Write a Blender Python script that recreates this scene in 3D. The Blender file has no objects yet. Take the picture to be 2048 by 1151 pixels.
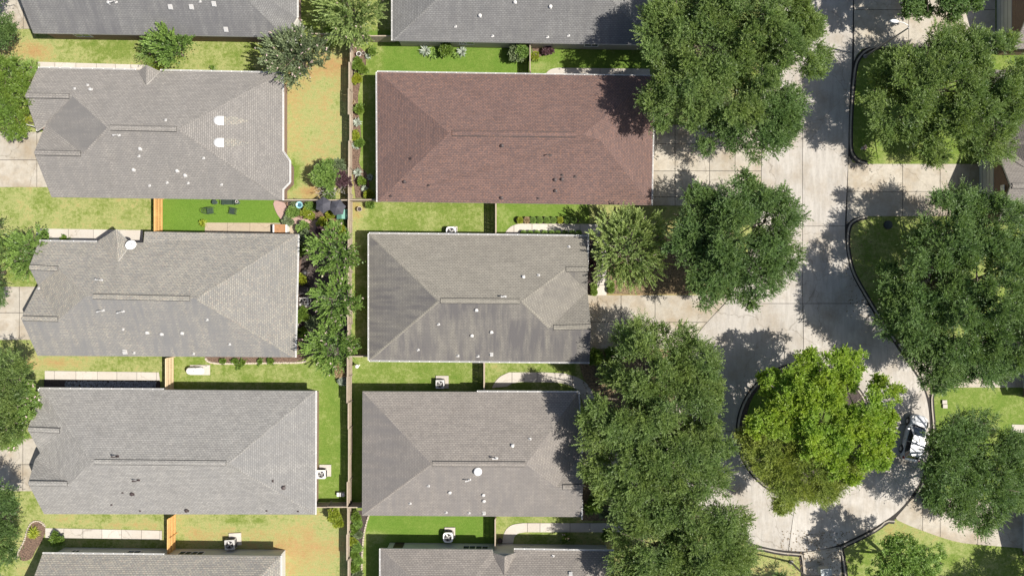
import bpy, math, random
import numpy as np
from mathutils import Vector, Matrix
from mathutils.geometry import intersect_ray_tri, tessellate_polygon
random.seed(7); RNG = np.random.default_rng(11)
PI = math.pi
# ---------------------------------------------------------------- camera, world, sun
H = 76.0            # camera height above the ground (m)
S = 21.0            # photo pixels per metre on the ground
scn = bpy.context.scene
COL = scn.collection
cam_d = bpy.data.cameras.new('camera'); cam = bpy.data.objects.new('camera', cam_d)
COL.objects.link(cam); cam.location = (0, 0, H); cam.rotation_euler = (0, 0, 0)
cam_d.sensor_width = 36.0; cam_d.lens = 36.0 * (S * H) / 2048.0
cam_d.clip_end = 3000; cam_d.clip_start = 0.5
scn.camera = cam
SUNV = Vector((0.59, -0.14, 1.0)).normalized()      # direction towards the sun
elev = math.asin(SUNV.z)
w = bpy.data.worlds.new('World'); scn.world = w; w.use_nodes = True
wn = w.node_tree.nodes; wl = w.node_tree.links
sky = wn.new('ShaderNodeTexSky'); sky.sky_type = 'NISHITA'; sky.sun_disc = False
sky.sun_elevation = elev; sky.sun_rotation = math.atan2(SUNV.x, SUNV.y)
sky.dust_density = 2.0
bg = wn['Background']; wl.new(sky.outputs[0], bg.inputs[0]); bg.inputs[1].default_value = 0.085
sd = bpy.data.lights.new('sun', 'SUN'); sd.energy = 5.0; sd.angle = math.radians(0.55); sd.color = (1.0, 0.945, 0.865)
so = bpy.data.objects.new('sun', sd); COL.objects.link(so); so.location = (40, -10, 60)
so.rotation_euler = SUNV.to_track_quat('Z', 'Y').to_euler()
scn.view_settings.view_transform = 'Standard'; scn.view_settings.look = 'None'
scn.view_settings.gamma = 1.0; scn.view_settings.use_curve_mapping = False
scn.view_settings.exposure = 0.5

# ---------------------------------------------------------------- helpers
def G(px, py, z=0.0):
    """world point at height z of a place measured in the photograph"""
    k = (H - z) / H / S
    return Vector(((px - 1024) * k, (575.5 - py) * k, z))
def g2(px, py): 
    v = G(px, py); return (v.x, v.y)

def meta(o, label=None, cat=None, group=None, kind=None):
    if label: o['label'] = label
    if cat: o['category'] = cat
    if group: o['group'] = group
    if kind: o['kind'] = kind
    return o
def empty(name, loc, label, cat, group=None, rz=0):
    o = bpy.data.objects.new(name, None); COL.objects.link(o); o.location = loc
    o.rotation_euler = (0, 0, rz); o.empty_display_size = 0.2
    return meta(o, label, cat, group)

class MB:
    """collects shapes, builds one mesh object"""
    def __init__(s): s.v = []; s.f = []; s.m = []; s.uv = None
    def poly(s, pts, mi=0):
        b = len(s.v); s.v += [tuple(p) for p in pts]; s.f.append(tuple(range(b, b + len(pts)))); s.m.append(mi)
    def box(s, c, d, rz=0, mi=0, M=None, taper=1.0):
        b = len(s.v); cx, cy, cz = c; x, y, z = d[0]/2, d[1]/2, d[2]/2
        cs, sn = math.cos(rz), math.sin(rz)
        for k, (a, e, g) in enumerate([(-1,-1,-1),(1,-1,-1),(1,1,-1),(-1,1,-1),(-1,-1,1),(1,-1,1),(1,1,1),(-1,1,1)]):
            t = taper if g > 0 else 1.0
            p = Vector((cx + (a*x*cs - e*y*sn)*t, cy + (a*x*sn + e*y*cs)*t, cz + g*z))
            if M: p = M @ p
            s.v.append(tuple(p))
        for q in [(3,2,1,0),(4,5,6,7),(0,1,5,4),(1,2,6,5),(2,3,7,6),(3,0,4,7)]:
            s.f.append(tuple(b+i for i in q)); s.m.append(mi)
    def prism(s, pts, z0, z1, mi=0, side=None):
        n = len(pts); a = sum(pts[i][0]*pts[(i+1)%n][1]-pts[(i+1)%n][0]*pts[i][1] for i in range(n))
        if a < 0: pts = pts[::-1]
        b = len(s.v)
        s.v += [(p[0], p[1], z0) for p in pts] + [(p[0], p[1], z1) for p in pts]
        s.f.append(tuple(b+n+i for i in range(n))); s.m.append(mi)
        s.f.append(tuple(b+n-1-i for i in range(n))); s.m.append(mi)
        for i in range(n):
            j = (i+1) % n
            s.f.append((b+i, b+j, b+n+j, b+n+i)); s.m.append(mi if side is None else side)
    def tube(s, pts, rad, n=8, mi=0, cap=True):
        pts = [Vector(p) for p in pts]
        if not hasattr(rad, '__len__'): rad = [rad]*len(pts)
        b = len(s.v)
        for i, p in enumerate(pts):
            d = (pts[min(i+1, len(pts)-1)] - pts[max(i-1, 0)]).normalized()
            u = d.orthogonal().normalized() if abs(d.z) < 0.9 else (Vector((1,0,0)) - d*d.x).normalized()
            w_ = d.cross(u)
            for k in range(n):
                a = 2*PI*k/n; s.v.append(tuple(p + (u*math.cos(a) + w_*math.sin(a))*rad[i]))
        for i in range(len(pts)-1):
            for k in range(n):
                a0 = b+i*n+k; a1 = b+i*n+(k+1)%n
                s.f.append((a0, a1, a1+n, a0+n)); s.m.append(mi)
        if cap:
            s.f.append(tuple(b+n-1-k for k in range(n))); s.m.append(mi)
            e = b+(len(pts)-1)*n; s.f.append(tuple(e+k for k in range(n))); s.m.append(mi)
    def lathe(s, c, prof, n=16, mi=0, M=None):
        b = len(s.v)
        for (r, z) in prof:
            for k in range(n):
                a = 2*PI*k/n; p = Vector((c[0]+r*math.cos(a), c[1]+r*math.sin(a), c[2]+z))
                if M: p = M @ p
                s.v.append(tuple(p))
        for i in range(len(prof)-1):
            for k in range(n):
                a0 = b+i*n+k; a1 = b+i*n+(k+1)%n
                s.f.append((a0, a1, a1+n, a0+n)); s.m.append(mi)
        s.f.append(tuple(b+n-1-k for k in range(n))); s.m.append(mi)
        e = b+(len(prof)-1)*n; s.f.append(tuple(e+k for k in range(n))); s.m.append(mi)
    def mesh(s, name, mats, smooth=False):
        me = bpy.data.meshes.new(name); me.from_pydata(s.v, [], s.f)
        for m in (mats if isinstance(mats, (list, tuple)) else [mats]): me.materials.append(m)
        me.polygons.foreach_set('material_index', s.m)
        if smooth: me.polygons.foreach_set('use_smooth', [True]*len(s.f))
        me.update(); return me
    def build(s, name, mats, parent=None, smooth=False, loc=None, kind=None):
        return put(name, s.mesh(name, mats, smooth), parent, loc, kind)
def put(name, me, parent=None, loc=None, kind=None):
    """links a mesh; when it has a parent the mesh's world coordinates are kept"""
    o = bpy.data.objects.new(name, me); COL.objects.link(o)
    if parent is not None:
        o.parent = parent
        if loc is None: o.matrix_parent_inverse = wm(parent).inverted()
    if loc is not None: o.location = loc
    if kind: o['kind'] = kind
    return o
def wm(o):
    m = Matrix.LocRotScale(o.location, o.rotation_euler.to_quaternion() if o.rotation_mode != 'QUATERNION' else o.rotation_quaternion, o.scale)
    if o.parent: m = wm(o.parent) @ o.matrix_parent_inverse @ m
    return m
def copy_tree(o, parent=None):
    c = o.copy(); COL.objects.link(c); c.parent = parent
    for ch in list(o.children): copy_tree(ch, c)
    return c

# ---------------------------------------------------------------- materials
def newmat(name):
    m = bpy.data.materials.new(name); m.use_nodes = True
    nt = m.node_tree; return m, nt.nodes, nt.links, nt.nodes['Principled BSDF']
def plain(name, col, rough=0.6, metal=0.0, spec=0.5, var=0.0, scale=3.0):
    m, n, l, b = newmat(name)
    b.inputs['Roughness'].default_value = rough; b.inputs['Metallic'].default_value = metal
    b.inputs['Specular IOR Level'].default_value = spec
    if var:
        no = n.new('ShaderNodeTexNoise'); no.inputs['Scale'].default_value = scale; no.inputs['Detail'].default_value = 5
        tc = n.new('ShaderNodeTexCoord'); l.new(tc.outputs['Object'], no.inputs['Vector'])
        r = n.new('ShaderNodeValToRGB')
        r.color_ramp.elements[0].position = 0.35; r.color_ramp.elements[1].position = 0.65
        r.color_ramp.elements[0].color = tuple(c*(1-var) for c in col)+(1,)
        r.color_ramp.elements[1].color = tuple(min(1, c*(1+var)) for c in col)+(1,)
        l.new(no.outputs[0], r.inputs[0]); l.new(r.outputs[0], b.inputs['Base Color'])
    else: b.inputs['Base Color'].default_value = tuple(col)+(1,)
    return m
def mixc(n, l, a, b, f, mode='MIX'):
    x = n.new('ShaderNodeMix'); x.data_type = 'RGBA'; x.blend_type = mode
    for i, v in ((6, a), (7, b), (0, f)):
        if hasattr(v, 'links'): l.new(v, x.inputs[i])
        elif hasattr(v, '__len__'): x.inputs[i].default_value = tuple(v)+(1,) if len(v) == 3 else v
        else: x.inputs[i].default_value = v
    return x.outputs[2]
def mth(n, l, op, a, b=0.0, clamp=False):
    x = n.new('ShaderNodeMath'); x.operation = op; x.use_clamp = clamp
    for i, v in ((0, a), (1, b)):
        if hasattr(v, 'links'): l.new(v, x.inputs[i])
        else: x.inputs[i].default_value = v
    return x.outputs[0]
def noise(n, l, vec, scale, detail=4, rough=0.6, mscale=None):
    if mscale:
        mp = n.new('ShaderNodeMapping'); mp.inputs['Scale'].default_value = mscale; l.new(vec, mp.inputs['Vector']); vec = mp.outputs[0]
    x = n.new('ShaderNodeTexNoise'); x.inputs['Scale'].default_value = scale; x.inputs['Detail'].default_value = detail
    x.inputs['Roughness'].default_value = rough; l.new(vec, x.inputs['Vector']); return x.outputs[0]
def ramp(n, l, v, a, b):
    """linear 0..1 between a and b"""
    x = n.new('ShaderNodeMapRange'); x.inputs[1].default_value = a; x.inputs[2].default_value = b
    l.new(v, x.inputs[0]); return x.outputs[0]

def shingle(name, c1, c2, fleck, fleckamt=0.25, stain_shade_c=(0.10, 0.10, 0.105), roww=0.165, contrast=0.62):
    m, n, l, b = newmat(name)
    uv = n.new('ShaderNodeUVMap').outputs[0]
    br = n.new('ShaderNodeTexBrick'); l.new(uv, br.inputs['Vector'])
    br.inputs['Scale'].default_value = 1.0; br.inputs['Brick Width'].default_value = 0.29; br.inputs['Row Height'].default_value = roww
    br.inputs['Mortar Size'].default_value = 0.022; br.inputs['Mortar Smooth'].default_value = 0.3; br.inputs['Bias'].default_value = 0.0
    br.inputs['Color1'].default_value = tuple(c1)+(1,); br.inputs['Color2'].default_value = tuple(c2)+(1,)
    br.inputs['Mortar'].default_value = tuple(x*contrast for x in c2)+(1,)
    br.offset = 0.5
    nf = ramp(n, l, noise(n, l, uv, 5.5, 2, 0.7), 0.55, 0.75)
    c = mixc(n, l, br.outputs[0], fleck, mth(n, l, 'MULTIPLY', nf, fleckamt))
    big = ramp(n, l, noise(n, l, uv, 0.35, 5, 0.6), 0.3, 0.75)
    c = mixc(n, l, c, (0.75, 0.74, 0.72), mth(n, l, 'MULTIPLY', big, 0.35), 'MULTIPLY')
    wv = ramp(n, l, noise(n, l, uv, 1.0, 4, 0.6, (0.5, 1.6, 1)), 0.45, 0.62)
    c = mixc(n, l, c, (0.84, 0.84, 0.85), mth(n, l, 'MULTIPLY', wv, 0.6), 'MULTIPLY')
    pt = ramp(n, l, noise(n, l, uv, 2.6, 3, 0.7, (1.0, .35, 1)), 0.5, 0.75)
    c = mixc(n, l, c, (0.80, 0.79, 0.78), mth(n, l, 'MULTIPLY', pt, 0.5), 'MULTIPLY')
    gr = ramp(n, l, noise(n, l, uv, 9, 4, 0.8), 0.25, 0.75)
    c = mixc(n, l, c, (0.60, 0.60, 0.60), mth(n, l, 'SUBTRACT', 0.55, mth(n, l, 'MULTIPLY', gr, 0.55)), 'MULTIPLY')
    at = n.new('ShaderNodeAttribute'); at.attribute_name = 'stain_shade'  # real roof stains, plus painted darkening that evens out sunlit east slopes
    st = noise(n, l, uv, 1.0, 5, 0.65, (1.5, 0.22, 1)); st = ramp(n, l, st, 0.24, 0.58)
    st2 = ramp(n, l, noise(n, l, uv, 0.22, 3, 0.5), 0.2, 0.7)
    sf = mth(n, l, 'MULTIPLY', mth(n, l, 'MULTIPLY', st, at.outputs['Fac']), mth(n, l, 'ADD', mth(n, l, 'MULTIPLY', st2, 0.75), 0.45), True)
    c = mixc(n, l, c, stain_shade_c, sf)
    c = mixc(n, l, c, (1.09, 1.08, 1.065), 1.0, 'MULTIPLY')
    l.new(c, b.inputs['Base Color']); b.inputs['Roughness'].default_value = 0.9; b.inputs['Specular IOR Level'].default_value = 0.25; b.inputs['Diffuse Roughness'].default_value = 0.3
    bp = n.new('ShaderNodeBump'); bp.inputs['Strength'].default_value = 0.5; bp.inputs['Distance'].default_value = 0.02
    l.new(mth(n, l, 'SUBTRACT', gr, br.outputs['Fac']), bp.inputs['Height']); l.new(bp.outputs[0], b.inputs['Normal'])
    return m
def concrete(name, col, stain_shade=(0.30, 0.24, 0.17), amt=0.5, dark=0.35, dirx=(1, 1, 1)):
    m, n, l, b = newmat(name)
    tc = n.new('ShaderNodeTexCoord'); p = n.new('ShaderNodeNewGeometry').outputs['Position']
    oi = n.new('ShaderNodeObjectInfo').outputs['Random']
    c = mixc(n, l, col, tuple(x*0.84 for x in col), oi)
    n1 = ramp(n, l, noise(n, l, p, 0.35, 6, 0.62), 0.45, 0.72)
    c = mixc(n, l, c, stain_shade, mth(n, l, 'MULTIPLY', n1, amt))
    n2 = ramp(n, l, noise(n, l, p, 1.6, 6, 0.72, dirx), 0.42, 0.75)
    c = mixc(n, l, c, tuple(x*0.5 for x in col), mth(n, l, 'MULTIPLY', n2, dark))
    n5 = ramp(n, l, noise(n, l, p, 4.5, 6, 0.8), 0.5, 0.7)
    c = mixc(n, l, c, (0.78, 0.76, 0.73), mth(n, l, 'MULTIPLY', n5, 0.6), 'MULTIPLY')
    vo = n.new('ShaderNodeTexVoronoi'); vo.feature = 'DISTANCE_TO_EDGE'; vo.inputs['Scale'].default_value = 0.16
    wn_ = n.new('ShaderNodeTexNoise'); wn_.inputs['Scale'].default_value = 1.2; wn_.inputs['Detail'].default_value = 6; l.new(p, wn_.inputs['Vector'])
    vm = n.new('ShaderNodeVectorMath'); vm.operation = 'MULTIPLY_ADD'; l.new(wn_.outputs[1], vm.inputs[0]); vm.inputs[1].default_value = (1.3, 1.3, 0); l.new(p, vm.inputs[2]); l.new(vm.outputs[0], vo.inputs['Vector'])
    ck = ramp(n, l, vo.outputs[0], 0.006, 0.0)
    c = mixc(n, l, c, (0.45, 0.42, 0.38), mth(n, l, 'MULTIPLY', ck, 0.55, True), 'MULTIPLY')
    n3 = ramp(n, l, noise(n, l, p, 14, 5, 0.8), 0.2, 0.8)
    c = mixc(n, l, c, (0.72, 0.72, 0.72), mth(n, l, 'MULTIPLY', n3, 0.35), 'MULTIPLY')
    l.new(c, b.inputs['Base Color']); b.inputs['Roughness'].default_value = 0.88; b.inputs['Specular IOR Level'].default_value = 0.3
    bp = n.new('ShaderNodeBump'); bp.inputs['Strength'].default_value = 0.25; bp.inputs['Distance'].default_value = 0.01
    l.new(n3, bp.inputs['Height']); l.new(bp.outputs[0], b.inputs['Normal'])
    return m
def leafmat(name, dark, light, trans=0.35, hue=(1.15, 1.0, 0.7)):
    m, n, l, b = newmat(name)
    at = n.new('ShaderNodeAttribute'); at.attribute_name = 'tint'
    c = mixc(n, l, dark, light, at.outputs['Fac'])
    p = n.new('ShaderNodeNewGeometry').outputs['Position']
    n1 = ramp(n, l, noise(n, l, p, 0.45, 3, 0.5), 0.35, 0.7)
    c = mixc(n, l, c, mixc(n, l, c, tuple(hue), 1.0, 'MULTIPLY'), mth(n, l, 'MULTIPLY', n1, 0.8))
    l.new(c, b.inputs['Base Color']); b.inputs['Roughness'].default_value = 0.48; b.inputs['Specular IOR Level'].default_value = 0.45
    t = n.new('ShaderNodeBsdfTranslucent'); l.new(mixc(n, l, c, (1.2, 1.25, 0.5), 1.0, 'MULTIPLY'), t.inputs[0])
    x = n.new('ShaderNodeMixShader'); x.inputs[0].default_value = trans
    l.new(b.outputs[0], x.inputs[1]); l.new(t.outputs[0], x.inputs[2]); l.new(x.outputs[0], n['Material Output'].inputs[0])
    return m
def brickmat(name, c1, c2, mortar):
    m, n, l, b = newmat(name)
    uv = n.new('ShaderNodeUVMap').outputs[0]
    br = n.new('ShaderNodeTexBrick'); l.new(uv, br.inputs['Vector'])
    br.inputs['Scale'].default_value = 1; br.inputs['Brick Width'].default_value = 0.22; br.inputs['Row Height'].default_value = 0.075; br.inputs['Mortar Size'].default_value = 0.008
    br.inputs['Color1'].default_value = tuple(c1)+(1,); br.inputs['Color2'].default_value = tuple(c2)+(1,); br.inputs['Mortar'].default_value = tuple(mortar)+(1,)
    l.new(br.outputs[0], b.inputs['Base Color']); b.inputs['Roughness'].default_value = 0.9
    return m
def lawnmat():
    m, n, l, b = newmat('grass_lawn')
    p = n.new('ShaderNodeNewGeometry').outputs['Position']
    at = n.new('ShaderNodeAttribute'); at.attribute_name = 'dry'; al = n.new('ShaderNodeAttribute'); al.attribute_name = 'lush'
    n0 = noise(n, l, p, 0.55, 6, 0.68); n1 = noise(n, l, p, 3.0, 5, 0.75); n2 = noise(n, l, p, 12.0, 4, 0.8)
    d = mth(n, l, 'ADD', at.outputs['Fac'], mth(n, l, 'MULTIPLY', mth(n, l, 'SUBTRACT', n0, 0.5), 1.1))
    d = mth(n, l, 'ADD', d, mth(n, l, 'MULTIPLY', mth(n, l, 'SUBTRACT', n1, 0.5), 0.95), False)
    cr = n.new('ShaderNodeValToRGB'); l.new(d, cr.inputs[0])
    e = cr.color_ramp.elements
    e[0].position = 0.0; e[0].color = (0.13, 0.205, 0.035, 1)
    e[1].position = 1.0; e[1].color = (0.44, 0.27, 0.13, 1)
    for pos, c in ((0.30, (0.20, 0.25, 0.06, 1)), (0.55, (0.37, 0.375, 0.16, 1)), (0.78, (0.43, 0.33, 0.15, 1))):
        x = e.new(pos); x.color = c
    c = mixc(n, l, cr.outputs[0], (0.145, 0.255, 0.038), mth(n, l, 'MULTIPLY', al.outputs['Fac'], 0.75, True))
    g = ramp(n, l, n2, 0.25, 0.75)
    c = mixc(n, l, c, (0.46, 0.52, 0.36), mth(n, l, 'SUBTRACT', 0.75, mth(n, l, 'MULTIPLY', g, 0.75)), 'MULTIPLY')
    n4 = ramp(n, l, noise(n, l, p, 5, 3, 0.6, (0.25, 2.0, 1)), 0.35, 0.7)
    c = mixc(n, l, c, (0.74, 0.82, 0.64), mth(n, l, 'MULTIPLY', n4, 0.5), 'MULTIPLY')
    l.new(c, b.inputs['Base Color']); b.inputs['Roughness'].default_value = 0.95; b.inputs['Specular IOR Level'].default_value = 0.15
    bp = n.new('ShaderNodeBump'); bp.inputs['Strength'].default_value = 0.8; bp.inputs['Distance'].default_value = 0.06
    l.new(n2, bp.inputs['Height']); l.new(bp.outputs[0], b.inputs['Normal'])
    return m
def woodmat(name, a, bcol, rot=True):
    m, n, l, b = newmat(name)
    p = n.new('ShaderNodeNewGeometry').outputs['Position']
    n1 = ramp(n, l, noise(n, l, p, 6, 4, 0.7, (1, 1, 0.08)), 0.3, 0.7)
    n2 = ramp(n, l, noise(n, l, p, 0.8, 3, 0.6), 0.35, 0.7)
    c = mixc(n, l, a, bcol, n1); c = mixc(n, l, c, tuple(x*0.7 for x in a), mth(n, l, 'MULTIPLY', n2, 0.5))
    l.new(c, b.inputs['Base Color']); b.inputs['Roughness'].default_value = 0.85
    return m

GREY = (0.285, 0.27, 0.25)
M_ = dict(
 red=shingle('red_brown_shingles', (0.225, 0.142, 0.120), (0.155, 0.108, 0.100), (0.42, 0.21, 0.12), 0.55, (0.11, 0.075, 0.07)),
 g_l1=shingle('warm_grey_shingles', (0.315, 0.298, 0.275), (0.245, 0.233, 0.218), (0.36, 0.32, 0.28), 0.4, (0.15, 0.145, 0.14)),
 g_l2=shingle('pale_grey_shingles', (0.37, 0.35, 0.295), (0.255, 0.25, 0.232), (0.42, 0.31, 0.25), 0.7, (0.155, 0.155, 0.155)),
 g_l3=shingle('light_grey_shingles', (0.345, 0.337, 0.318), (0.26, 0.255, 0.243), (0.40, 0.37, 0.31), 0.4, (0.16, 0.16, 0.16)),
 g_r2=shingle('olive_grey_shingles', (0.30, 0.282, 0.242), (0.25, 0.236, 0.203), (0.34, 0.30, 0.24), 0.3, (0.105, 0.10, 0.10)),
 g_r3=shingle('taupe_shingles', (0.315, 0.29, 0.262), (0.255, 0.235, 0.215), (0.36, 0.31, 0.26), 0.4, (0.15, 0.142, 0.138)),
 g_a=shingle('slate_grey_shingles', (0.255, 0.255, 0.25), (0.21, 0.21, 0.205), (0.31, 0.30, 0.28), 0.3, (0.105, 0.105, 0.11)),
 street=concrete('street_concrete', (0.50, 0.47, 0.425), (0.32, 0.275, 0.215), 0.95, 0.65, (1.6, 0.22, 1)),
 drive=concrete('driveway_concrete', (0.475, 0.435, 0.365), (0.30, 0.235, 0.155), 1.0, 0.55),
 walk=concrete('walkway_concrete', (0.56, 0.52, 0.46), (0.45, 0.38, 0.30), 0.35, 0.15),
 curb=concrete('kerb_concrete', (0.42, 0.38, 0.32), (0.25, 0.21, 0.16), 0.6, 0.5),
 joint=plain('dark_joint', (0.03, 0.027, 0.025), 0.95),
 lawn=lawnmat(),
 soil=plain('dry_soil', (0.22, 0.19, 0.12), 0.95, var=0.3, scale=0.5),
 mulch=plain('brown_mulch', (0.13, 0.085, 0.06), 0.95, var=0.5, scale=9),
 dmulch=plain('dark_mulch', (0.055, 0.042, 0.038), 0.95, var=0.4, scale=9),
 leaflit=plain('leaf_litter', (0.17, 0.125, 0.07), 0.95, var=0.45, scale=6),
 white=plain('white_painted_metal', (0.78, 0.77, 0.74), 0.45),
 galv=plain('galvanised_metal', (0.50, 0.49, 0.47), 0.5, 0.2),
 darkm=plain('dark_metal', (0.03, 0.028, 0.03), 0.5),
 brownm=plain('dark_brown_metal', (0.045, 0.03, 0.028), 0.55),
 capg=plain('hip_cap_grey', (0.335, 0.315, 0.29), 0.9, var=0.12, scale=3),
 capr=plain('hip_cap_red', (0.23, 0.145, 0.125), 0.9, var=0.15, scale=3),
 capd=plain('ridge_vent_edge', (0.035, 0.034, 0.033), 0.8),
 brick=brickmat('brown_brick', (0.22, 0.12, 0.085), (0.16, 0.09, 0.065), (0.30, 0.27, 0.23)),
 beige=plain('beige_siding', (0.42, 0.38, 0.32), 0.8, var=0.06, scale=1),
 cream=plain('pale_grey_siding', (0.52, 0.52, 0.49), 0.8, var=0.05, scale=1),
 fascia=plain('off_white_trim', (0.62, 0.60, 0.56), 0.6),
 glass=plain('window_glass', (0.04, 0.05, 0.06), 0.08, spec=0.8),
 bark=plain('grey_brown_bark', (0.16, 0.13, 0.10), 0.95, var=0.35, scale=6),
 palebark=plain('pale_bark', (0.34, 0.29, 0.24), 0.9, var=0.25, scale=6),
 fence_old=woodmat('weathered_fence_wood', (0.33, 0.27, 0.20), (0.42, 0.35, 0.27)),
 fence_orange=woodmat('orange_stained_cedar', (0.62, 0.34, 0.12), (0.74, 0.45, 0.18)),
 fence_tan=woodmat('new_tan_pine', (0.60, 0.46, 0.29), (0.70, 0.55, 0.36)),
 paver=brickmat('pink_paver_brick', (0.42, 0.27, 0.23), (0.36, 0.24, 0.21), (0.30, 0.24, 0.20)),
 patio=concrete('patio_flagstone', (0.46, 0.38, 0.28), (0.36, 0.28, 0.19), 0.5, 0.3),
 stone=plain('pale_edging_stone', (0.46, 0.40, 0.32), 0.85, var=0.2, scale=4),
 bluerock=plain('blue_grey_rock', (0.24, 0.27, 0.31), 0.8, var=0.4, scale=7),
)
L_ = dict(
 oak=leafmat('oak_leaf', (0.050, 0.098, 0.026), (0.265, 0.375, 0.125), 0.42, (1.12, 1.0, 0.8)),
 oakg=leafmat('cool_oak_leaf', (0.038, 0.082, 0.024), (0.200, 0.315, 0.108), 0.38, (1.1, 1.0, 0.8)),
 maple=leafmat('maple_leaf', (0.105, 0.19, 0.02), (0.38, 0.55, 0.10), 0.50, (1.2, 1.0, 0.6)),
 pine=leafmat('soft_needle', (0.11, 0.17, 0.03), (0.29, 0.36, 0.085), 0.35),
 crape=leafmat('crape_leaf', (0.09, 0.15, 0.035), (0.42, 0.52, 0.20), 0.36, (1.05, 1, .9)),
 crapeg=leafmat('green_crape_leaf', (0.055, 0.12, 0.02), (0.31, 0.46, 0.12), 0.34, (1.05, 1, .9)),
 darkl=leafmat('grey_green_leaf', (0.035, 0.06, 0.022), (0.27, 0.33, 0.17), 0.2, (1, 1, 1)),
 shrub=leafmat('shrub_leaf', (0.06, 0.12, 0.016), (0.20, 0.31, 0.06), 0.32),
 lime=leafmat('lime_leaf', (0.14, 0.21, 0.02), (0.38, 0.44, 0.06), 0.35, (1.1, 0.95, 0.6)),
 silver=leafmat('silver_leaf', (0.17, 0.22, 0.17), (0.42, 0.46, 0.38), 0.15, (1, 1, 1)),
 purple=leafmat('purple_leaf', (0.05, 0.025, 0.03), (0.16, 0.09, 0.10), 0.2, (1, 1, 1)),
 tan=leafmat('dry_tan_leaf', (0.24, 0.17, 0.09), (0.42, 0.32, 0.18), 0.15, (1, 1, 1)),
 flower=leafmat('pale_pink_flower', (0.45, 0.30, 0.30), (0.78, 0.62, 0.60), 0.2, (1, 1, 1)),
)
# ---------------------------------------------------------------- ground, lawn
def structure(name, m, parent=None):
    o = put(name, m, parent); 
    if parent is None: o['kind'] = 'structure'
    return o
b_ = MB(); b_.box((0, 0, -0.55), (1600, 1600, 1.0)); structure('ground', b_.mesh('ground', M_['soil']))

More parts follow.
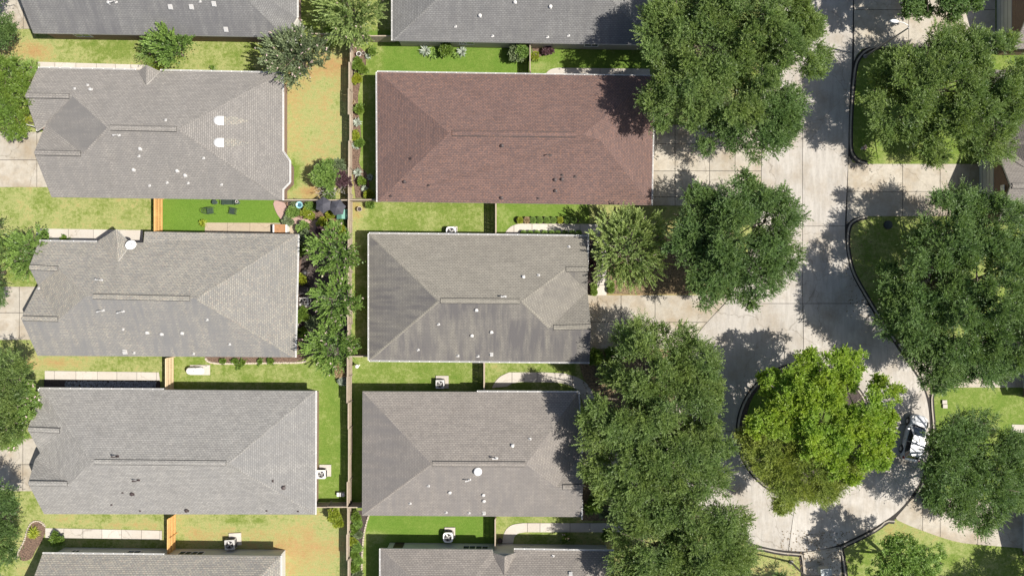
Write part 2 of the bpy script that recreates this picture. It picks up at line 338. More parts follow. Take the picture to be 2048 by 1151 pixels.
def lawn():
    X = np.arange(-500, 2551, 9.0); Y = np.arange(-500, 1651, 9.0)
    PX, PY = np.meshgrid(X, Y); ny, nx = PX.shape
    vx = (PX-1024)/S; vy = (575.5-PY)/S
    vz = 0.02*np.sin(vx*0.9)*np.cos(vy*0.7) - 0.03
    dry = np.full(PX.shape, 0.42); lush = np.zeros(PX.shape)
    def rect(x0, y0, x1, y1, d, lu=0.0):
        k = (PX >= x0) & (PX <= x1) & (PY >= y0) & (PY <= y1); dry[k] = d; lush[k] = lu
    # yards, one value each
    rect(-500, 30, 305, 140, 0.44); rect(300, 80, 700, 150, 0.42); rect(-500, 370, 316, 480, 0.47, 0.0)
    rect(305, 395, 600, 470, 0.05, 1.0); rect(565, 100, 700, 400, 0.55); rect(-500, 680, 335, 760, 0.45)
    rect(335, 710, 700, 790, 0.36, 0.15); rect(600, 720, 702, 1010, 0.22, 0.35); rect(-500, 1020, 340, 1100, 0.45); rect(340, 1015, 700, 1151, 0.56)
    rect(-500, 1060, 90, 1300, 0.48); rect(590, -500, 700, 90, 0.34, 0.2)
    rect(702, 60, 1062, 150, 0.12, 0.55); rect(1062, 60, 1300, 150, 0.18, 0.55); rect(702, 84, 760, 400, 0.30, 0.2)
    rect(702, 400, 990, 475, 0.33, 0.15); rect(990, 400, 1200, 475, 0.25, 0.6); rect(702, 700, 968, 790, 0.32, 0.25); rect(968, 715, 1200, 790, 0.35, 0.2)
    rect(702, 470, 740, 720, 0.4, 0.1); rect(702, 780, 735, 1020, 0.2, 0.4)
    rect(730, 1020, 992, 1110, 0.10, 0.75); rect(992, 1020, 1240, 1110, 0.42, 0.2); rect(730, 1060, 770, 1300, 0.2, 0.4)
    rect(1690, 90, 2550, 330, 0.28, 0.35); rect(1690, 430, 2550, 760, 0.35, 0.1); rect(1850, 770, 2550, 1000, 0.28, 0.3)
    rect(1690, 1030, 2550, 1300, 0.36, 0.2); rect(1180, 560, 1470, 640, 0.7); rect(1470, 1095, 1690, 1300, 0.55)
    rect(1150, 690, 1480, 1300, 0.55); rect(1180, 400, 1500, 570, 0.5); rect(1460, 700, 1760, 1010, 0.55)
    def spot(x, y, rx, ry, d, lu=0.0):
        g = np.exp(-(((PX-x)/rx)**2 + ((PY-y)/ry)**2)); nonlocal dry, lush
        dry = dry + d*g; lush = np.clip(lush + lu*g, 0, 1)
    for a in [(70, 105, 70, 18, .30), (30, 90, 60, 30, .2), (200, 95, 60, 20, -.15), (625, 190, 55, 60, .08), (610, 320, 40, 50, .20), (655, 130, 30, 20, .38), (590, 180, 40, 40, .1),
              (650, 250, 40, 60, .05), (588, 345, 18, 40, -.5, .4), (620, 385, 40, 14, .45), (110, 725, 70, 12, .35), (60, 715, 40, 30, .15), (270, 1050, 50, 10, .28), (210, 740, 70, 12, -.1),
              (130, 1040, 40, 12, .2), (590, 1100, 70, 50, .32), (420, 1070, 60, 14, .2), (500, 1040, 80, 12, -.22), (640, 1060, 40, 30, -.05), (720, 420, 20, 20, .3), (715, 450, 14, 30, .25), (705, 360, 14, 60, .3),
              (1085, 132, 25, 12, .4), (1005, 430, 14, 40, .2), (980, 735, 25, 18, .25), (1005, 1070, 20, 20, .25), (620, 780, 40, 50, .12), (640, 730, 50, 20, .1), (750, 1075, 40, 20, .25),
              (1270, 580, 60, 12, .3), (1500, 770, 60, 40, .25), (1830, 1070, 60, 20, .25), (1780, 1060, 30, 20, .2), (1710, 500, 20, 60, .2), (1800, 320, 80, 10, .25),
              (640, 850, 50, 60, .02, .1), (700, 130, 20, 60, .25), (850, 430, 90, 14, .05), (1110, 460, 90, 16, .15), (2030, 190, 40, 60, -.05), (705, 1090, 15, 60, .2)]:
        spot(*a)
    me = bpy.data.meshes.new('lawn'); nv = nx*ny
    co = np.stack([vx, vy, vz], -1).reshape(-1, 3)
    i = np.arange(nv).reshape(ny, nx)
    q = np.stack([i[1:, :-1], i[1:, 1:], i[:-1, 1:], i[:-1, :-1]], -1).reshape(-1, 4)
    fastmesh(me, co, q); me.materials.append(M_['lawn'])
    for nm, a in (('dry', dry), ('lush', lush)):
        at = me.attributes.new(nm, 'FLOAT', 'POINT'); at.data.foreach_set('value', a.reshape(-1).astype(np.float32))
    structure('lawn', me)
def fastmesh(me, co, q, smooth=False):
    nv, nf = len(co), len(q); k = q.shape[1]
    me.vertices.add(nv); me.vertices.foreach_set('co', co.astype(np.float32).reshape(-1))
    me.loops.add(nf*k); me.loops.foreach_set('vertex_index', q.astype(np.int32).reshape(-1))
    me.polygons.add(nf); me.polygons.foreach_set('loop_start', np.arange(0, nf*k, k, dtype=np.int32))
    if smooth: me.polygons.foreach_set('use_smooth', np.ones(nf, dtype=bool))
    me.update(calc_edges=True)
lawn()

# ---------------------------------------------------------------- polygon clipping for slabs
def clip(poly, a, b, c):
    """keep the part of poly where a*x+b*y <= c"""
    out = []; n = len(poly)
    for i in range(n):
        p, q = poly[i], poly[(i+1) % n]; dp = a*p[0]+b*p[1]-c; dq = a*q[0]+b*q[1]-c
        if dp <= 0: out.append(p)
        if (dp < 0 < dq) or (dq < 0 < dp):
            t = dp/(dp-dq); out.append((p[0]+(q[0]-p[0])*t, p[1]+(q[1]-p[1])*t))
    return out
def grid_slabs(poly_px, xs, ys, gap=1.0):
    """cut a photo-measured outline along joints; gap in px"""
    xs = [-1e5]+sorted(xs)+[1e5]; ys = [-1e5]+sorted(ys)+[1e5]; res = []
    for i in range(len(xs)-1):
        c = clip(clip(poly_px, -1, 0, -(xs[i]+gap/2)), 1, 0, xs[i+1]-gap/2)
        if len(c) < 3: continue
        for j in range(len(ys)-1):
            d = clip(clip(c, 0, -1, -(ys[j]+gap/2)), 0, 1, ys[j+1]-gap/2)
            if len(d) > 2: res.append(d)
    return res
def paving(name, poly_px, xs, ys, mat, ztop=0.035, gap=1.0, bed=True, zbed=0.006, bedmat='joint'):
    b = MB(); b.prism([g2(*p) for p in poly_px], zbed-0.08, zbed)
    o = b.build(name, M_[bedmat]); o['kind'] = 'structure'
    for s_ in grid_slabs(poly_px, xs, ys, gap):
        m = MB(); m.prism([g2(*p) for p in s_], zbed-0.06, ztop + random.uniform(-0.004, 0.004)); m.build('slab', M_[mat], o)
    return o
def arc(cx, cy, r, a0, a1, n=10):
    return [(cx+r*math.cos(math.radians(a0+(a1-a0)*i/n)), cy+r*math.sin(math.radians(a0+(a1-a0)*i/n))) for i in range(n+1)]

# street: a straight run down to a round end with a planted island
CX, CY, RI = 1610, 862, 134
right_edge = [(1706, -420), (1706, 100), (1698, 200), (1696, 330), (1689, 452), (1690, 488), (1699, 540), (1718, 577), (1750, 630), (1795, 695), (1843, 765), (1856, 800), (1861, 850), (1860, 900), (1848, 950), (1825, 990), (1795, 1025), (1757, 1050), (1720, 1070), (1680, 1089), (1640, 1100), (1604, 1103), (1560, 1100), (1520, 1092), (1478, 1076), (1430, 1045), (1390, 1005), (1366, 950), (1357, 890), (1356, 830), (1362, 770), (1378, 692), (1402, 656), (1430, 626), (1468, 588), (1497, 540), (1515, 480), (1523, 420), (1523, 300), (1530, 150), (1533, 100), (1533, -420)]
def smooth(pts, it=2, closed=False):
    for _ in range(it):
        q = [] if closed else [pts[0]]
        n = len(pts)
        for i in range(n if closed else n-1):
            a, b = pts[i], pts[(i+1) % n]
            q += [(a[0]*.75+b[0]*.25, a[1]*.75+b[1]*.25), (a[0]*.25+b[0]*.75, a[1]*.25+b[1]*.75)]
        if not closed: q.append(pts[-1])
        pts = q
    return pts
edge = smooth(right_edge, 2)
def grow(P, d):
    out = []; n = len(P); ar = sum(P[i][0]*P[(i+1) % n][1]-P[(i+1) % n][0]*P[i][1] for i in range(n)); sg = 1 if ar > 0 else -1
    for i in range(n):
        a, c = P[i-1], P[(i+1) % n]; dx, dy = c[0]-a[0], c[1]-a[1]; L = math.hypot(dx, dy); out.append((P[i][0]+sg*dy/L*d, P[i][1]-sg*dx/L*d))
    return out
b = MB(); b.prism([g2(*p) for p in grow(edge, 8)], -0.10, 0.004); street = b.build('street', M_['joint']); street['kind'] = 'structure'
YT = 606
top = clip(edge, 0, 1, YT)
for s_ in grid_slabs(top, [1605], [-120, 105, 452], 0.9):
    m = MB(); m.prism([g2(*p) for p in s_], -0.05, 0.03 + random.uniform(-.003, .003)); m.build('slab', M_['street'], street)
def ray_edge(th):
    """distance from the island centre to the outer edge of the round end"""
    dx, dy = math.cos(th), math.sin(th); best = 1e9
    P = clip(edge, 0, -1, -YT)
    for i in range(len(P)):
        p, q = P[i], P[(i+1) % len(P)]
        ex, ey = q[0]-p[0], q[1]-p[1]; det = dx*(-ey)+ex*dy
        if abs(det) < 1e-9: continue
        t = ((p[0]-CX)*(-ey)+ex*(p[1]-CY))/det; u = (dx*(p[1]-CY)-dy*(p[0]-CX))/det
        if 0 <= u <= 1 and t > 20: best = min(best, t)
    return best
js = [-180, -91, -4, 98, 180]
for a0, a1 in zip(js[:-1], js[1:]):
    out = []; inn = []; n = 40; e = 0.16
    for i in range(n+1):
        th = math.radians(a0+e+(a1-a0-2*e)*i/n); r = ray_edge(th)-1.0
        out.append((CX+r*math.cos(th), CY+r*math.sin(th))); inn.append((CX+(RI+5)*math.cos(th), CY+(RI+5)*math.sin(th)))
    m = MB(); m.prism([g2(*p) for p in out+inn[::-1]], -0.05, 0.03 + random.uniform(-.003, .003)); m.build('slab', M_['street'], street)

def kerb(name, pts, w=0.17, h=0.13, closed=False, z0=-0.05, mat='curb', step=3.0):
    """a kerb along a line in photo pixels, built in lengths"""
    P = [Vector((*g2(*p), 0)) for p in pts]
    if closed: P.append(P[0])
    b = MB(); n = len(P)
    nor = []
    for i in range(n):
        if closed: d = P[(i+1) % (n-1)]-P[(i-1) % (n-1)]
        else: d = P[min(i+1, n-1)]-P[max(i-1, 0)]
        d.normalize(); nor.append(Vector((-d.y, d.x, 0)))
    for i in range(n-1):
        a, c = P[i], P[i+1]; na, nc = nor[i]*w/2, nor[i+1]*w/2
        base = len(b.v)
        for q, m_, k in ((a, na, 1), (c, nc, 1)):
            b.v += [tuple(q+m_+Vector((0, 0, z0))), tuple(q+m_*0.7+Vector((0, 0, h))), tuple(q-m_*0.7+Vector((0, 0, h))), tuple(q-m_+Vector((0, 0, z0)))]
        for k in range(3): b.f.append((base+k, base+k+1, base+k+5, base+k+4)); b.m.append(0)
        b.f.append((base, base+1, base+2, base+3)); b.m.append(0); b.f.append((base+7, base+6, base+5, base+4)); b.m.append(0)
    o = b.build(name, M_[mat]); o['kind'] = 'structure'
    b = MB()
    for i in range(n-1): b.poly([P[i]+nor[i]*.27+Vector((0, 0, .010)), P[i]-nor[i]*.27+Vector((0, 0, .010)), P[i+1]-nor[i+1]*.27+Vector((0, 0, .010)), P[i+1]+nor[i+1]*.27+Vector((0, 0, .010))])
    b.build('gutter_bed', M_['joint'], o); return o
kerb('kerb', smooth([(1712, -420), (1712, -40)]))
kerb('kerb', smooth([(1990, 94), (1760, 92), (1735, 98), (1716, 116), (1708, 140), (1701, 230), (1700, 290), (1703, 308), (1716, 323), (1734, 327)], 2))
kerb('kerb', smooth([(1734, 433), (1712, 438), (1697, 450), (1694, 480), (1696, 505), (1704, 542), (1723, 577), (1754, 628), (1790, 682)], 2))
kerb('kerb', smooth([(1895, 774), (1876, 776), (1862, 788), (1863, 815), (1867, 855), (1865, 903), (1853, 952), (1829, 995)], 2))
kerb('kerb', smooth([(1789, 1041), (1772, 1040), (1758, 1054), (1722, 1074), (1682, 1092), (1682, 1098), (1689, 1138), (1694, 1180)], 1))
kerb('kerb', smooth([(1612, 1200), (1608, 1150), (1604, 1108), (1600, 1107), (1560, 1104), (1520, 1095), (1505, 1096), (1492, 1112)], 1))
kerb('kerb', smooth([(1466, 1078), (1425, 1050), (1385, 1010), (1360, 950), (1352, 895)], 2))
kerb('kerb', smooth([(1351, 862), (1351, 830), (1357, 765), (1366, 720)], 2))
kerb('kerb', smooth([(1462, 588), (1491, 540), (1509, 480), (1517, 412)], 2))
kerb('kerb', smooth([(1519, 250), (1524, 150), (1527, 100), (1527, -420)], 2))
kerb('kerb', arc(CX, CY, RI, 0, 354, 59), closed=True, w=0.2)
b = MB(); b.prism([g2(*p) for p in arc(CX, CY, RI-2, 0, 354, 59)], -0.05, 0.05); o = b.build('island_bed', M_['dmulch']); o['kind'] = 'structure'
b = MB(); b.prism([g2(*p) for p in arc(CX-15, CY-20, RI-32, 0, 350, 35)], 0.0, 0.075); o = b.build('island_grass', M_['lawn']); o['kind'] = 'structure'

# driveways and walks
paving('driveway', [(-420, -200), (70, -200), (70, 58), (-420, 58)], [47, -60], [0], 'drive')
paving('driveway', [(-420, 264), (110, 264), (110, 374), (-420, 374)], [74, -60], [320], 'drive')
paving('driveway', [(-420, 573), (80, 573), (80, 679), (-420, 679)], [39, -60], [625], 'drive')
paving('driveway', [(-420, 876), (90, 876), (90, 981), (-420, 981)], [46, -60], [928], 'drive')
paving('walkway', [(76, 124), (292, 130), (292, 150), (76, 150)], [110, 152, 193, 231, 262], [], 'walk', gap=0.8)
paving('walkway', [(73, 457), (286, 460), (286, 500), (73, 500)], [98, 137, 187, 240], [], 'walk', gap=0.8)
paving('walkway', [(90, 741), (318, 744), (320, 760), (90, 758)], [109, 152, 195, 234, 274, 313], [], 'walk', gap=0.8)
paving('walkway', [(91, 1055), (324, 1060), (324, 1078), (91, 1074)], [128, 166, 204, 243, 283, 320], [], 'walk', gap=0.8)
paving('walkway', smooth([(1090, 152), (1093, 145), (1102, 138), (1116, 136)], 2)+[(1300, 138), (1300, 152)], [1131, 1164, 1200, 1240], [], 'walk', gap=0.8)
paving('walkway', smooth([(1006, 475), (1012, 462), (1022, 452), (1038, 447)], 2)+[(1200, 448), (1200, 468)]+smooth([(1060, 467), (1044, 468), (1034, 475)], 2), [1028, 1064, 1096, 1128, 1160], [], 'walk', gap=0.8)
paving('walkway', [(1193, 470), (1213, 470), (1213, 590), (1193, 590)], [], [500, 535, 570], 'walk', gap=0.8)
paving('walkway', smooth([(984, 775), (990, 763), (1000, 752), (1018, 744)], 2)+[(1090, 744)]+smooth([(1130, 746), (1165, 757), (1185, 780), (1192, 815), (1193, 860)], 2)+[(1170, 860)]+smooth([(1168, 815), (1160, 785), (1140, 768), (1110, 764)], 2)+smooth([(1050, 763), (1028, 764), (1014, 772)], 2), [1024, 1048, 1074, 1110, 1145], [800, 830], 'walk', gap=0.8)
paving('walkway', smooth([(1002, 1120), (1004, 1085), (1008, 1062), (1022, 1048), (1046, 1045)], 2)+[(1300, 1045), (1300, 1063)]+smooth([(1050, 1063), (1032, 1066), (1026, 1080), (1026, 1120)], 2), [1055, 1080, 1104, 1140, 1180, 1220, 1260], [1085], 'walk', gap=0.8)
paving('driveway', [(1290, 250), (1522, 250), (1522, 411), (1290, 411)], [1350, 1419, 1470], [288, 342, 394], 'drive')
paving('driveway', [(1160, 590), (1400, 590), (1463, 589)]+smooth([(1452, 602), (1430, 626), (1402, 656), (1377, 692), (1370, 697)], 1)+[(1160, 697)], [1242, 1310], [644], 'drive')
paving('driveway', [(1155, 866), (1355, 866), (1357, 972), (1155, 972)], [1215, 1290], [919], 'drive')
paving('driveway', [(1708, -60), (1990, -60), (1990, 92), (1752, 92), (1724, 98), (1712, 112), (1708, 122)], [1817, 1900], [20], 'drive')
paving('driveway', [(1697, 312), (1706, 325), (1722, 328), (1965, 328), (1965, 432), (1722, 432), (1706, 437), (1693, 448)], [1805, 1880], [383], 'drive')
paving('driveway', [(1795, 688), (1830, 680), (2045, 680), (2045, 774), (1880, 774), (1862, 780), (1857, 795), (1846, 765)], [1911, 1983], [725], 'drive')
paving('driveway', smooth([(1798, 1027), (1790, 1036), (1800, 1042), (1828, 1054), (1880, 1073), (1919, 1084), (1956, 1088), (2046, 1095)], 1)+[(2046, 1005), (1900, 995), (1850, 985), (1830, 990)], [1845, 1880, 1955], [], 'drive')
paving('driveway', [(1607, 1104), (1680, 1092), (1690, 1300), (1616, 1300)], [], [1150], 'drive')
paving('walkway', [(2024, 848), (2100, 850), (2100, 872), (2024, 862)], [2052], [], 'walk', gap=0.8)
paving('patio', [(410, 445), (589, 446), (598, 452), (599, 480), (410, 476)], [455, 500, 543, 573], [], 'patio', gap=0.6)
def bed(name, pts, mat, z=0.02):
    b = MB(); b.prism([g2(*p) for p in pts], -0.05, z)
    me = b.mesh(name, M_[mat]); uvmap(me); o = put(name, me); o['kind'] = 'structure'; return o
def uvmap(me, frame=None):
    """per-face map in metres: u along the level direction, v up the slope"""
    uvl = me.uv_layers.new(name='UVMap')
    for p in me.polygons:
        n = frame[p.index] if frame and p.index < len(frame) else p.normal
        if abs(n.z) > 0.999: u, v = Vector((1, 0, 0)), Vector((0, 1, 0))
        else: u = Vector((-n.y, n.x, 0)).normalized(); v = n.cross(u)
        for li in p.loop_indices:
            c = me.vertices[me.loops[li].vertex_index].co; uvl.data[li].uv = (c.dot(u), c.dot(v))
bed('garden_path', smooth([(545, 402), (552, 425), (566, 444), (590, 452), (628, 470), (660, 474), (668, 452), (640, 440), (600, 438), (578, 425), (572, 408), (560, 400)], 1, True), 'paver', 0.03)
bed('flower_bed', [(556, 400), (702, 400), (702, 480), (600, 480), (598, 448), (575, 430)], 'mulch', 0.018)
bed('flower_bed', [(596, 470), (702, 470), (702, 712), (596, 712)], 'dmulch', 0.014)
bed('flower_bed', smooth([(702, 95), (725, 95), (735, 120), (722, 160), (714, 200), (722, 260), (722, 300), (716, 330), (738, 350), (740, 396), (702, 396)], 1, True), 'mulch', 0.018)
bed('flower_bed', smooth([(52, 1068), (58, 1048), (72, 1038), (88, 1046), (92, 1060), (84, 1082), (70, 1100), (64, 1118), (40, 1122), (36, 1100), (46, 1085)], 2, True), 'mulch', 0.022)
bed('flower_bed', [(88, 758), (320, 761), (322, 790), (88, 790)], 'dmulch', 0.012)
bed('flower_bed', smooth([(1028, 437), (1036, 433), (1140, 433), (1158, 436), (1158, 447), (1034, 448)], 1, True), 'dmulch', 0.016)
bed('flower_bed', [(1036, 468), (1175, 468), (1175, 480), (1036, 480)], 'dmulch', 0.012)
bed('flower_bed', [(1213, 470), (1440, 470), (1400, 588), (1213, 588)], 'leaflit', 0.012)
bed('flower_bed', [(1172, 480), (1192, 480), (1192, 589), (1172, 589)], 'dmulch', 0.012)
bed('flower_bed', smooth([(700, 1020), (740, 1020), (734, 1040), (726, 1070), (723, 1110), (722, 1160), (722, 1250), (700, 1250)], 1, True), 'dmulch', 0.018)
bed('flower_bed', [(1062, 86), (1108, 86), (1108, 100), (1085, 110), (1072, 120), (1062, 122)], 'mulch', 0.016)
bed('flower_bed', [(1150, 700), (1350, 700), (1350, 860), (1196, 862), (1192, 800), (1165, 750)], 'leaflit', 0.010)
bed('flower_bed', [(1165, 975), (1370, 975), (1400, 1040), (1165, 1040)], 'leaflit', 0.010)
bed('flower_bed', smooth([(410, 716), (416, 724), (440, 726), (500, 724), (600, 724), (612, 712)], 1)+[(612, 700), (410, 700)], 'mulch', 0.016)
# ---------------------------------------------------------------- houses
E = 2.95; R = 6.0
# shared little roof pieces
def vent_meshes(cm, tag_):
    d = {}
    b = MB(); b.box((0, 0, .01), (.52, .62, .02)); b.box((0, .02, .10), (.34, .34, .18), taper=0.85); b.box((0, .02, .20), (.42, .42, .03)); d['box'] = b.mesh('roof_vent'+tag_, cm)
    b = MB(); b.box((0, 0, .01), (.36, .42, .02)); b.lathe((0, 0, 0), [(.13, .02), (.075, .10), (.055, .12), (.055, .36)], 10); b.lathe((0, 0, .362), [(.04, 0), (.02, .002)], 8, 1); d['pipe'] = b.mesh('vent_pipe'+tag_, [cm, M_['darkm']])
    b = MB(); b.box((0, 0, .01), (.45, .5, .02)); b.tube([(0, 0, .02), (0, 0, .55), (-.12, 0, .72), (-.5, .0, .74)], .075, 10); b.lathe((-.5, 0, .64), [(.12, 0), (.12, .18)], 10); d['bent'] = b.mesh('flue_pipe'+tag_, cm)
    b = MB(); b.box((0, 0, .01), (.5, .55, .02)); b.lathe((0, 0, 0), [(.16, .02), (.16, .22), (.24, .24), (.22, .32), (.05, .36)], 14); d['round'] = b.mesh('round_vent'+tag_, cm)
    return d
VW = vent_meshes(M_['galv'], ''); VD = vent_meshes(M_['brownm'], '')
for k in VD: VD[k].name = VW[k].name
WIN_F = M_['fascia']; HOUSES = {}
def inset(poly, d):
    n = len(poly); a = sum(poly[i][0]*poly[(i+1)%n][1]-poly[(i+1)%n][0]*poly[i][1] for i in range(n))
    sg = 1 if a > 0 else -1; out = []
    for i in range(n):
        p0, p1, p2 = (Vector(poly[(i-1) % n]), Vector(poly[i]), Vector(poly[(i+1) % n]))
        d1 = (p1-p0).normalized(); d2 = (p2-p1).normalized()
        n1 = Vector((-d1.y, d1.x))*sg; n2 = Vector((-d2.y, d2.x))*sg
        bi = n1+n2; L = bi.length
        if L < .3: out.append(p1+n1*d); continue
        bi /= L; out.append(p1+bi*min(d/max(bi.dot(n1), .35), 3*d))
    return [(p.x, p.y) for p in out]
def house(label, V, faces, outline, mat, wallmat='brick', gables=(), ridges=(), hips=(), vents=(), gutters=(), capm='capg', vset=VW, win=(), wall_in=0.40, base=None):
    P = {k: G(*v) for k, v in V.items()}
    c = P[outline[0]]*0
    for k in outline: c = c + P[k]
    c = c/len(outline)
    h = empty('house', (c.x, c.y, 0), label, 'house', 'houses of the two streets'); HOUSES[label] = h
    # roof slab: slopes, fascia and soffit
    keys = list(P); idx = {k: i for i, k in enumerate(keys)}
    vs = [P[k] for k in keys]; n = len(vs)
    FF = []; st = []
    for f, s_ in faces:
        ids = [idx[k] for k in f]
        a = Vector((0, 0, 0))
        for i in range(len(ids)): a += vs[ids[i]].cross(vs[ids[(i+1) % len(ids)]])
        if a.z < 0: ids = ids[::-1]
        FF.append(ids); st.append(s_)
    cnt = {}
    for f in FF:
        for i in range(len(f)):
            cnt[(f[i], f[(i+1) % len(f)])] = 1
    m = MB(); m.v = [tuple(p) for p in vs]+[tuple(p-Vector((0, 0, .2))) for p in vs]
    tri = []; frame = []; st2 = []
    for f, s_ in zip(FF, st):
        nn = Vector((0, 0, 0))
        for i in range(len(f)): nn += vs[f[i]].cross(vs[f[(i+1) % len(f)]])
        nn.normalize(); pts = [vs[i] for i in f]; pr = [(p.x, p.y, 0) for p in pts]
        for t in tessellate_polygon([[Vector(p) for p in pr]]):
            t = [f[i] for i in t]; z = (vs[t[1]]-vs[t[0]]).cross(vs[t[2]]-vs[t[0]]).z
            if abs(z) < 1e-7: continue
            if z < 0: t = t[::-1]
            tri.append(tuple(t)); frame.append(nn); st2.append(s_)
    for t in tri: m.f.append(t); m.m.append(0)
    for t in tri: m.f.append(tuple(i+n for i in reversed(t))); m.m.append(1)
    for (a, b2) in list(cnt):
        if (b2, a) not in cnt: m.f.append((b2, a, a+n, b2+n)); m.m.append(1)
    me = m.mesh('roof', [mat, M_['fascia']]); uvmap(me, frame)
    at = me.attributes.new('stain_shade', 'FLOAT', 'FACE'); at.data.foreach_set('value', st2+[0.0]*(len(me.polygons)-len(st2)))  # weathering per slope; raised on most east slopes to paint down their sunlit brightness
    roof = put('roof', me, h)
    # walls
    fp = inset([(P[k].x, P[k].y) for k in outline], wall_in)
    m = MB(); m.prism(fp, -0.1, E-0.21)
    for ka, kp, kb in gables:
        a, p, b2 = P[ka], P[kp], P[kb]; d = Vector((c.x-p.x, 0, 0)).normalized()*wall_in
        z = Vector((0, 0, .24)); t = a.lerp(b2, .5); q = [a.lerp(b2, .04)+d-z, b2.lerp(a, .04)+d-z, p+d-z*1.6]
        q2 = [x+d*.6 for x in q]; m.poly(q); m.poly(q2[::-1])
        for i in range(3): m.poly([q[i], q2[i], q2[(i+1) % 3], q[(i+1) % 3]])
    me = m.mesh('wall', M_[wallmat]); uvmap(me); put('wall', me, h)
    # strips lying on the roof
    def strip(name, p, q, w_, t, mats, par, lift=0.0, edge=False, off=0):
        d = (q-p); L = d.length; d.normalize(); side = Vector((-d.y, d.x, 0)).normalized(); 
        m = MB()
        drop = w_*0.5*0.42
        for (ww, zz, mi) in (((w_, t, 0),) if not edge else ((w_, t*.6, 1), (w_*.80, t+.012, 0))):
            dr = ww*.5*.42 if not off else 0
            for s2 in (1, -1):
                a = [p+Vector((0, 0, lift+zz)), q+Vector((0, 0, lift+zz)), q+side*s2*ww/2+Vector((0, 0, lift+zz-dr)), p+side*s2*ww/2+Vector((0, 0, lift+zz-dr))]
                if s2 < 0: a = a[::-1]
                m.poly(a[::-1] if s2 > 0 else a[::-1], mi)
                e0, e1 = (q+side*s2*ww/2, p+side*s2*ww/2)
                m.poly([e0+Vector((0, 0, lift+zz-dr)), e1+Vector((0, 0, lift+zz-dr)), e1+Vector((0, 0, lift-dr-.05)), e0+Vector((0, 0, lift-dr-.05))], mi)
        for e in (p, q):
            m.poly([e+Vector((0, 0, lift+t)), e+side*w_/2+Vector((0, 0, lift+t-drop)), e-side*w_/2+Vector((0, 0, lift+t-drop))], 1 if edge else 0)
        me = m.mesh(name, mats); uvmap(me); return put(name, me, par)
    for r in ridges:
        if len(r) == 3: a, b2, t = r; p, q = P[a], P[b2]; L = (q-p).length; p2 = p.lerp(q, t); q2_ = q.lerp(p, t)
        else: a, b2, t0, t1 = r; p, q = P[a], P[b2]; p2 = p.lerp(q, t0); q2_ = p.lerp(q, t1)
        strip('ridge_vent', p2, q2_, .50, .05, [mat, M_['capd']], roof, .01, True)
    for a, b2 in hips: strip('hip_cap', P[a].lerp(P[b2], .01), P[b2].lerp(P[a], .01), .24, .012, [mat], roof, .0, False)
    # vents: find the roof under the measured point
    tris = [(vs[a], vs[b2], vs[c2]) for a, b2, c2 in tri]
    def on_roof(px, py):
        o = Vector((0, 0, H)); d = (G(px, py, 0)-o).normalized(); best = None
        for t in tris:
            r = intersect_ray_tri(t[0], t[1], t[2], d, o, True)
            if r and (best is None or r.z > best[0].z):
                nn = (t[1]-t[0]).cross(t[2]-t[0]).normalized(); nn = nn if nn.z > 0 else -nn; best = (r.copy(), nn)
        return best
    h_on = on_roof
    for v in vents:
        px, py, kd = v[:3]; r = on_roof(px, py)
        if not r: continue
        p, nn = r; o = bpy.data.objects.new(vset[kd].name, vset[kd]); COL.objects.link(o); o.parent = roof; o.matrix_parent_inverse = wm(roof).inverted()
        tilt = Vector((nn.x, nn.y, nn.z)).normalized() if kd in ('box',) else Vector((nn.x*.4, nn.y*.4, 1)).normalized()
        q = Vector((0, 0, 1)).rotation_difference(tilt); az = math.atan2(-nn.x, nn.y) if kd == 'box' else (v[3] if len(v) > 3 else random.uniform(-.3, .3))
        o.rotation_mode = 'QUATERNION'; o.rotation_quaternion = q @ Matrix.Rotation(az, 3, 'Z').to_quaternion(); o.location = p
        sc = v[4] if len(v) > 4 else dict(box=.75, pipe=.7, round=.62, bent=.6)[kd]; o.scale = (sc, sc, sc)
    # gutters
    for g in gutters:
        a, b2 = P[g[0]], P[g[1]]; t0, t1 = (g[2], g[3]) if len(g) > 2 else (0, 1)
        p, q = a.lerp(b2, t0), a.lerp(b2, t1); d = q-p; L = d.length; ang = math.atan2(d.y, d.x); mid = (p+q)/2
        side = Vector((-d.y, d.x, 0)).normalized(); 
        if side.dot(mid-c) < 0: side = -side
        mid = mid+side*.062
        m = MB(); w_ = .105
        Mx = Matrix.Translation(mid) @ Matrix.Rotation(ang, 4, 'Z')
        m.box((0, 0, -.14), (L, w_, .02), M=Mx); m.box((0, w_/2-.012, -.07), (L, .026, .13), M=Mx); m.box((0, -w_/2+.012, -.07), (L, .026, .13), M=Mx)
        m.box((0, 0, -.115), (L-.02, w_-.06, .03), mi=1, M=Mx)
        k = int(L/.9)
        for i in range(k+1): m.box((-L/2+.03+i*(L-.06)/max(k, 1), 0, -.012), (.05, w_-.02, .02), M=Mx)
        m.build('gutter', [M_['white'], M_['darkm']], h)
    # windows and doors: (photo x, photo y on the ground line, width, sill, head, kind) on the nearest wall
    for (px, py, ww, z0, z1, kd) in win:
        g = Vector(g2(px, py)); best = None
        for i in range(len(fp)):
            a, b2 = Vector(fp[i]), Vector(fp[(i+1) % len(fp)]); d = b2-a; t = max(0, min(1, (g-a).dot(d)/d.length_squared)); q = a+d*t
            if best is None or (q-g).length < best[0]: best = ((q-g).length, q, d.normalized())
        _, q, d = best; nrm = Vector((d.y, -d.x)); 
        if nrm.dot(q-Vector((c.x, c.y))) < 0: nrm = -nrm
        Mx = Matrix.Translation((q.x, q.y, (z0+z1)/2)) @ Matrix.Rotation(math.atan2(nrm.y, nrm.x)-PI/2, 4, 'Z')
        hh = z1-z0
